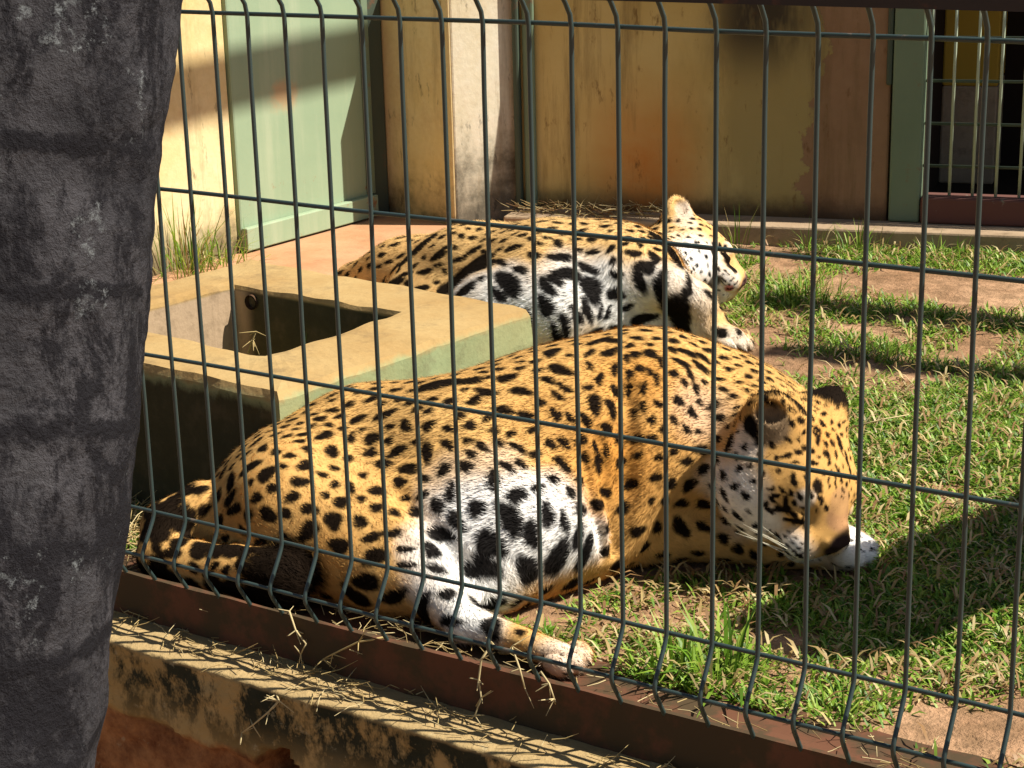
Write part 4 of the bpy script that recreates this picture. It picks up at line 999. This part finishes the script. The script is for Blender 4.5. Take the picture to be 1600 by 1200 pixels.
# ---- far jaguar, on its side behind the trough
def far_jaguar():
    Fd = Field((-1.78, 1.22, -0.002), (-0.36, 2.30, 0.40), 0.0046)
    ch = [(560, 440, .055, .055), (640, 432, .088, .095), (750, 432, .115, .128), (865, 440, .128, .145), (955, 440, .130, .138), (1015, 432, .100, .095)]
    pts = [P(x, y, z) for x, y, z, r in ch]
    for (p0, c0), (p1, c1) in zip(zip(pts, ch), zip(pts[1:], ch[1:])): Fd.cone(p0, p1, c0[3] * 1.04, c1[3] * 1.04, .05, .82, flow=nrm(p0 - p1))
    b0, b1, b2 = P(780, 490, .085), P(870, 492, .088), P(930, 500, .07)
    Fd.cone(b0, b1, .10, .10, .06, .9, flow=nrm(b0 - b1)); Fd.cone(b1, b2, .10, .075, .05, .9, flow=nrm(b0 - b1))
    Fd.cone(P(650, 470, .07), P(760, 530, .05), .075, .05, .04)
    # upper forelimb hanging over the neck
    s0, e0, w0, p0 = P(972, 428, .165), P(1040, 446, .150), P(1088, 474, .110), P(1098, 500, .075)
    Fd.cone(s0, e0, .066, .048, .035); Fd.cone(e0, w0, .047, .038, .02); Fd.cone(w0, p0, .040, .040, .02)
    pd = nrm(p0 - w0); toes(Fd, p0 + pd * .012, pd, nrm(np.cross(pd, FWD)), .030)
    # lower forelimb
    a1, a2, a3 = P(985, 500, .065), P(1075, 512, .052), P(1142, 536, .036)
    Fd.cone(a1, a2, .055, .042, .03); Fd.cone(a2, a3, .040, .034, .02)
    pd = nrm(a3 - a2); toes(Fd, a3 + pd * .012, pd, np.cross(Z3, pd), .028)
    f = cam_vec(.85, -.50, .15); s_ = cam_vec(.03, .33, .93); s_ = nrm(s_ - f * (s_ @ f)); u = np.cross(s_, f)
    sc = .90; O = P(1084, 400, .125)
    q = head(Fd, O, f, s_, u, sc, 1.1, .058, -.088, .052, .84)
    Fd.cone(pts[-1], O - f * .03, .095, .072, .05, flow=nrm(pts[-1] - O))
    sp = []
    def add(lst, ox, oy, k):
        for x, y, a, b, t in lst: sp.append((ox + x * k, oy + y * k, a * k, b * k, t))
    add([(490, 298, 42, 22, 10), (492, 352, 24, 20, 20), (640, 330, 42, 32, 55), (605, 368, 34, 16, 50), (770, 340, 62, 18, 52), (800, 320, 55, 14, 55), (765, 405, 45, 20, 55), (830, 470, 45, 16, 75), (870, 440, 48, 14, 70), (840, 300, 40, 20, 35), (920, 350, 42, 30, 55), (905, 420, 36, 15, 70),
         (905, 280, 34, 14, 25), (950, 430, 22, 9, 110), (975, 430, 28, 9, 120), (1000, 365, 26, 20, 30), (1075, 315, 40, 19, 75), (1100, 275, 26, 22, 20), (1130, 243, 22, 14, 10), (1060, 228, 24, 12, 5), (1145, 340, 48, 20, 90), (1205, 430, 40, 34, 0), (1090, 450, 36, 16, 0), (1245, 330, 40, 12, 105),
         (800, 500, 34, 16, 70), (1200, 240, 32, 10, 30), (400, 235, 26, 11, 0), (330, 215, 26, 10, -5), (420, 215, 16, 8, 0), (540, 275, 30, 14, 25), (520, 220, 24, 9, 0), (615, 260, 22, 12, 45), (680, 285, 22, 14, 50), (725, 235, 24, 11, 40), (800, 243, 24, 13, 20), (830, 243, 22, 14, 45), (655, 210, 20, 9, 10), (560, 250, 18, 8, 10),
         (250, 330, 34, 14, 5), (345, 345, 24, 11, 30), (355, 290, 30, 11, 20), (470, 250, 22, 9, 10), (400, 268, 22, 8, 15), (285, 300, 20, 9, 20), (1230, 370, 24, 12, 60), (1280, 320, 16, 6, 0), (1000, 300, 24, 12, 20), (700, 450, 14, 60, 0)], 500, 290, .4625)
    white3 = [(c_, r_, a_ * .6) for c_, r_, a_ in face_marks(q, sc, sp, .75)]
    white = [(720, 455, .05, .9), (780, 440, .05, .8), (770, 500, .07, 1), (850, 480, .09, 1), (930, 450, .07, 1), (960, 480, .05, 1), (1020, 440, .05, .75), (1075, 440, .04, .5), (1000, 510, .06, .9), (1060, 520, .05, .7), (1095, 470, .04, .4), (1105, 410, .05, .9), (1080, 395, .04, .8), (1135, 450, .03, 1), (1150, 540, .05, .5), (880, 410, .04, .5), (1060, 395, .05, .7)]
    spec = dict(white3=white3, tawny=(0.60, 0.385, 0.155), deep=(0.50, 0.26, 0.07), white=white, spots=sp, maxr=.055, bigpx=12, bigk=1.25, r0=(.012, .010, 1.5),
                regions=[(700, 390, .14, .0110, .0065, 1.6), (900, 380, .1, .0095, .006, 1.6), (850, 480, .1, .019, .012, 1.9), (1040, 440, .07, .016, .009, 1.5), (1060, 515, .06, .015, .008, 1.5), (580, 420, .08, .011, .010, 1.5), (1100, 495, .03, .010, .012, 1.2)],
                regions3=[(q(0, 0, .05), .05 * sc, .0050, .0040, 1.5), (q(.03, .06, -.01), .045 * sc, .0055, .0065, 1.4), (q(.1, 0, 0), .04 * sc, .0028, .008, 1.2)] * 8,
                nospot=[(q(.115, 0, .0), .045 * sc), (q(-.085, .060, .060), .040 * sc)],
                paint=[(q(.100, 0, .034), .032 * sc, (0.50, 0.30, 0.13)), (q(.143, 0, .005), .029 * sc, (0.14, 0.07, 0.065)), (q(-.070, .074, .062), .030 * sc, (0.50, 0.40, 0.30)), (q(.122, .04, -.05), .013 * sc, (0.55, 0.20, 0.20))],
                black=[(q(.085, .055, -.062), .022 * sc, .9)],
                head_c=q(.04, 0, 0), head_r=.14, base=P(850, 540, 0), tries=26000)
    finish('jaguar', Fd, spec, 'second jaguar sprawled on its side behind the concrete trough, paw over its neck', 150000, 0.008)
far_jaguar()

# ------------------------------------------------------------------ grass
TROUGH = [(-1.34, 0.315), (-0.622, 0.258), (-0.563, 0.865), (-1.27, 0.945)]
PADP = [(-2.3, 1.25), (-1.12, 1.0), (-1.05, 1.6), (-1.35, 2.36), (-2.3, 2.45)]
def inpoly(p, poly):
    r = np.zeros(len(p), bool); n = len(poly)
    for i in range(n):
        x0, y0 = poly[i]; x1, y1 = poly[(i + 1) % n]
        c = (y0 > p[:, 1]) != (y1 > p[:, 1])
        r ^= c & (p[:, 0] < (x1 - x0) * (p[:, 1] - y0) / (y1 - y0 + 1e-12) + x0)
    return r
def blades(p, z, length, width, lean, az, col, curl=0.5):
    """arrays -> vertices, tris, colours; five vertices a blade"""
    n = len(p); d = np.stack([np.cos(az), np.sin(az)], -1); sd_ = np.stack([-np.sin(az), np.cos(az)], -1)
    def pt(t, w):
        out = np.sin(lean * (0.4 + curl * t)) * length * t; up = np.cos(lean * (0.4 + curl * t)) * length * t
        c = np.concatenate([p + d * out[:, None], (z + up)[:, None]], 1)
        o = np.concatenate([sd_ * (w * width)[:, None] if not np.isscalar(w) else sd_ * w * width[:, None], np.zeros((n, 1))], 1)
        return c - o, c + o
    a0, a1 = pt(0.0, 0.4); b0, b1 = pt(0.55, 0.5); t0, _ = pt(1.0, 0.0)
    V = np.stack([a0, a1, b0, b1, t0], 1).reshape(-1, 3)
    k = np.arange(n)[:, None] * 5
    T = np.concatenate([k + [0, 1, 3], k + [0, 3, 2], k + [2, 3, 4]], 1).reshape(-1, 3)
    return V, T, np.repeat(col, 5, 0)
GREENS = np.array([(0.13, 0.26, 0.018), (0.21, 0.34, 0.032), (0.31, 0.41, 0.06), (0.075, 0.16, 0.012)])
STRAWS = np.array([(0.46, 0.34, 0.14), (0.36, 0.25, 0.10), (0.54, 0.43, 0.22), (0.30, 0.17, 0.07)])
def under_body(p, hmax=0.035):
    bad = np.zeros(len(p), bool)
    for i, q in enumerate(p):
        for b in BODIES:
            r = b.ray_cast(Vector((q[0], q[1], -0.2)), Vector((0, 0, 1)))
            if r[0] is not None and r[0][2] < hmax: bad[i] = True
    return bad
def lawn(n, x0, x1, y0, y1, lmul):
    p = np.stack([rng.uniform(x0, x1, n), rng.uniform(y0, y1, n)], -1)
    den = 0.30 + 1.3 * (fbm(p, 3.2, 101) - 0.36) + 1.5 * (fbm(p, 9, 103) - 0.5)
    den = np.clip(den * 1.5, 0, 1)
    for px, py, rx, ry, amt in ((1450, 445, .34, .15, -1), (1570, 455, .3, .15, -1), (1230, 1010, .05, .04, -.9), (1290, 640, .07, .10, -.7), (1170, 610, .06, .12, -.6), (830, 965, .09, .05, -.7), (1400, 525, .14, .05, -.7), (960, 900, .05, .04, -.5), (1540, 1160, .10, .06, -.7),
                              (1200, 520, .08, .06, -.5), (1240, 450, .10, .10, .9), (1450, 640, .22, .16, .6), (1540, 700, .2, .2, .6), (1080, 1030, .12, .06, .8), (1450, 490, .3, .05, .6), (1400, 390, .5, .08, .35), (1300, 940, .3, .12, .35), (1560, 900, .15, .2, .6)):
        c = P(px, py, 0)[:2]
        den += amt * np.exp(-(((p[:, 0] - c[0]) / rx) ** 2 + ((p[:, 1] - c[1]) / ry) ** 2))
    ok = (rng.random(n) < den) & ~inpoly(p, TROUGH) & ~inpoly(p, PADP)
    # not on the step
    ok &= ((p - WA) @ wn_) < -0.13
    p = p[ok]; den = den[ok]
    ok = ~under_body(p); p = p[ok]; den = den[ok]; n = len(p)
    dry = (rng.random(n) < np.clip(0.30 - 0.30 * den + 0.6 * (fbm(p, 6, 107) - 0.5), 0.08, 0.7))
    col = np.where(dry[:, None], STRAWS[rng.integers(0, 4, n)], GREENS[rng.integers(0, 4, n)]) * rng.uniform(0.75, 1.25, (n, 1))
    length = np.where(dry, rng.uniform(.014, .040, n), rng.uniform(.011, .028, n)) * lmul
    lean = np.where(dry, rng.uniform(1.1, 1.6, n), rng.uniform(0.7, 1.6, n))
    z = ground_z(p) + np.where(dry, rng.uniform(0, .018, n), 0)
    return blades(p, z, length, rng.uniform(.0022, .0050, n), lean, rng.uniform(0, 6.28, n), col)
parts = [lawn(150000, -1.15, 0.75, 0.128, 1.45, 1.0), lawn(75000, -1.2, 0.55, 1.45, 2.75, 1.2)]
off = 0; VV = []; TT = []; CC = []
for v, t, c in parts: VV.append(v); TT.append(t + off); CC.append(c); off += len(v)
gm = mesh_np('grass', np.concatenate(VV), np.concatenate(TT)); color_attr(gm, 'tint', np.concatenate(CC))
go = obj('grass', gm, M_BLADE); tag(go, 'short patchy lawn of green and dry grass around the jaguars', 'grass', kind='stuff')

def tuft(px, py, n, h, w, spread, label, z=0.0, pos=None, dry=0.15, lean=0.55, name='grass_tuft', group=None):
    c = P(px, py, z) if pos is None else np.array(pos)
    p = np.clip(rng.normal(0, spread, (n, 2)), -1.7 * spread, 1.7 * spread) * .8; dd = rng.random(n) < dry
    col = np.where(dd[:, None], STRAWS[rng.integers(0, 3, n)], GREENS[rng.integers(0, 4, n)]) * rng.uniform(.8, 1.2, (n, 1))
    V, T, C_ = blades(p, np.full(n, -0.004), rng.uniform(.5, 1.1, n) * h, np.full(n, w) * rng.uniform(.7, 1.2, n), np.abs(rng.normal(lean, .35, n)), np.arctan2(p[:, 1], p[:, 0]) + rng.normal(0, .7, n), C_ if False else col, 1.0)
    me = mesh_np(name, V, T); color_attr(me, 'tint', C_)
    o = obj(name, me, M_BLADE); o.location = tuple(c); tag(o, label, 'grass', group); return o
tuft(1125, 1062, 60, .105, .0050, .034, 'broad bladed green grass tuft growing right behind the steel channel')
tuft(1050, 1050, 44, .085, .0042, .026, 'smaller green grass tuft beside the sleeping jaguar hind paw')
tuft(1310, 1110, 40, .06, .003, .026, 'thin green grass tuft at the channel under the log shadow')
tuft(1155, 388, 16, .14, .003, .014, 'tall upright grass tuft at the step behind the far jaguar head', lean=.22)
tuft(1268, 392, 26, .10, .003, .024, 'short grass tuft at the step below the brown wall patch')
tuft(1345, 398, 40, .11, .003, .040, 'bushy grass tuft against the step below the green gate post', lean=.5)
tuft(1470, 402, 70, .07, .003, .045, 'low grass tuft against the step below the rusty sill')
tuft(1250, 462, 240, .07, .0024, .060, 'round dense grass clump on the bare soil past the far jaguar nose', dry=.05, lean=.7)
tuft(1380, 560, 60, .06, .003, .030, 'small grass tuft between the two shadow bands on the soil')
tuft(285, 412, 110, .22, .0034, .050, 'tall thin grass clump at the foot of the yellow wall', dry=.3, pos=P(292, 428, 0.012), lean=.4)
tuft(345, 405, 60, .13, .0032, .040, 'shorter thin grass clump beside the green door', dry=.3, pos=P(352, 416, 0.012), lean=.5)
tuft(225, 780, 10, .10, .003, .010, 'few tall grass blades beside the trough front face', lean=.2)
tuft(445, 520, 12, .25, .0065, .012, 'long green grass blades growing inside the trough', pos=(-0.855, 0.565, 0.03), lean=.12, dry=0)

# ------------------------------------------------------------------ dry straw
def stems(P0, D, L, rad, colr, curl=.3):
    parts = []; cols = []
    for a, d, l, c in zip(P0, D, L, colr):
        b = nrm(np.cross(d, rng.normal(0, 1, 3)))
        pts = [a + d * l * t + b * l * curl * t * t for t in (0, .5, 1)]
        v, f = tube(pts, [rad, rad * .9, rad * .5], 4, False); parts.append((v, f)); cols += [c] * len(v)
    V, Fc = join(parts); me = mesh_np('straw', V, np.array(Fc)); color_attr(me, 'tint', np.array(cols)); return me
n = 520
xx = np.concatenate([rng.uniform(-.95, .45, n - 160), rng.normal(-.33, .09, 160)]); yy = np.where(rng.random(n) < .5, rng.uniform(-.08, -.016, n), rng.uniform(.0, .13, n))
zz_ = np.where(yy < 0, -.017, .008) + rng.uniform(0, .006, n)
a_ = rng.uniform(0, 6.28, n); D = nrm(np.stack([np.cos(a_), np.sin(a_) * .6, rng.uniform(-.05, .15, n)], -1))
me = stems(np.stack([xx, yy, zz_], -1), D, rng.uniform(.012, .05, n), .0007, STRAWS[rng.integers(0, 3, n)])
o = obj('straw_litter', me, M_STRAW); tag(o, 'dry straw scattered on the ledge and in the rusty channel', 'straw', kind='stuff')
n = 260
c0 = P(215, 850, 0); pp = c0[:2] + rng.normal(0, (.09, .05), (n, 2)); pp[:, 1] = np.abs(pp[:, 1] - .02) + .02
a_ = rng.uniform(0, 6.28, n); D = nrm(np.stack([np.cos(a_), np.sin(a_), rng.uniform(-.05, .5, n)], -1))
me = stems(np.concatenate([pp, rng.uniform(.004, .03, (n, 1))], 1), D, rng.uniform(.03, .08, n), .0009, STRAWS[rng.integers(0, 3, n)])
o = obj('straw_heap', me, M_STRAW); tag(o, 'heap of dry straw behind the fence by the jaguar tail', 'straw', kind='stuff')
n = 200
lc = WA - wn_ * .08 + wd * rng.uniform(0.03, .45, (n, 1)) + rng.normal(0, .022, (n, 2)); a_ = rng.uniform(0, 6.28, n)
D = nrm(np.stack([np.cos(a_), np.sin(a_), rng.uniform(-.05, .35, n)], -1))
me = stems(np.concatenate([lc, rng.uniform(.046, .075, (n, 1))], 1), D, rng.uniform(.02, .07, n), .0013, STRAWS[rng.integers(0, 4, n)] * .7)
o = obj('leaf_litter', me, M_STRAW); tag(o, 'dry twigs and leaves piled on the step in the wall corner', 'litter', kind='stuff')
def stem_thing(pix, y, label, rad=.0016):
    pts = [PY(a, b, yy_) for (a, b), yy_ in zip(pix, y)]
    v, f = tube(pts, np.linspace(rad, rad * .6, len(pts)), 6)
    for k in range(3 * len(pts)):
        i = random.randrange(len(pts)); d = nrm(rng.normal(0, 1, 3) + np.array([0, -.3, -.4])); q = [pts[i] + d * random.uniform(.008, .028) * t for t in (0, .5, 1)]
        v2, f2 = tube(q, [rad * .6, rad * .5, rad * .25], 4, False); v, f = join([(v, f), (v2, f2)])
    c = np.mean(pts, 0); me = mesh_np('dry_stem', np.array(v) - pts[0], f); color_attr(me, 'tint', np.tile(STRAWS[random.choice((0, 2))], (len(v), 1)))
    o = obj('dry_stem', me, M_STRAW); o.location = tuple(pts[0]); tag(o, label, 'stem'); return o
stem_thing([(452, 955), (462, 985), (478, 1006), (470, 1022)], (-.014, -.018, -.022, -.024), 'dry stem hanging over the channel below the black tail tip')
stem_thing([(600, 996), (560, 1003), (520, 1022), (505, 1030)], (-.010, -.016, -.022, -.024), 'long branched dry stem lying across the top of the channel')
stem_thing([(432, 1085), (436, 1095), (420, 1112), (395, 1133), (378, 1145)], (-.088, -.100, -.102, -.104, -.104), 'broken dry stem hanging down the mossy wall face')
stem_thing([(770, 1005), (752, 1030), (748, 1062), (752, 1090), (742, 1118)], (-.004, -.016, -.020, -.024, -.040), 'tall dry stem bent over the channel near the hind paw')
stem_thing([(800, 1010), (812, 1045), (820, 1075)], (-.004, -.016, -.018), 'tuft of dry straw hanging from the channel lip')
stem_thing([(845, 1050), (858, 1068), (866, 1092)], (-.006, -.018, -.022), 'short crooked dry stem caught on the channel lip')
stem_thing([(1330, 668), (1380, 655), (1420, 648)], (1.02, 1.05, 1.08), 'pale dry stalk lying on the lawn behind the sleeping head')
stem_thing([(388, 552), (395, 530), (400, 518)], (.50, .50, .50), 'dry flower stalk with pinkish tips inside the trough')
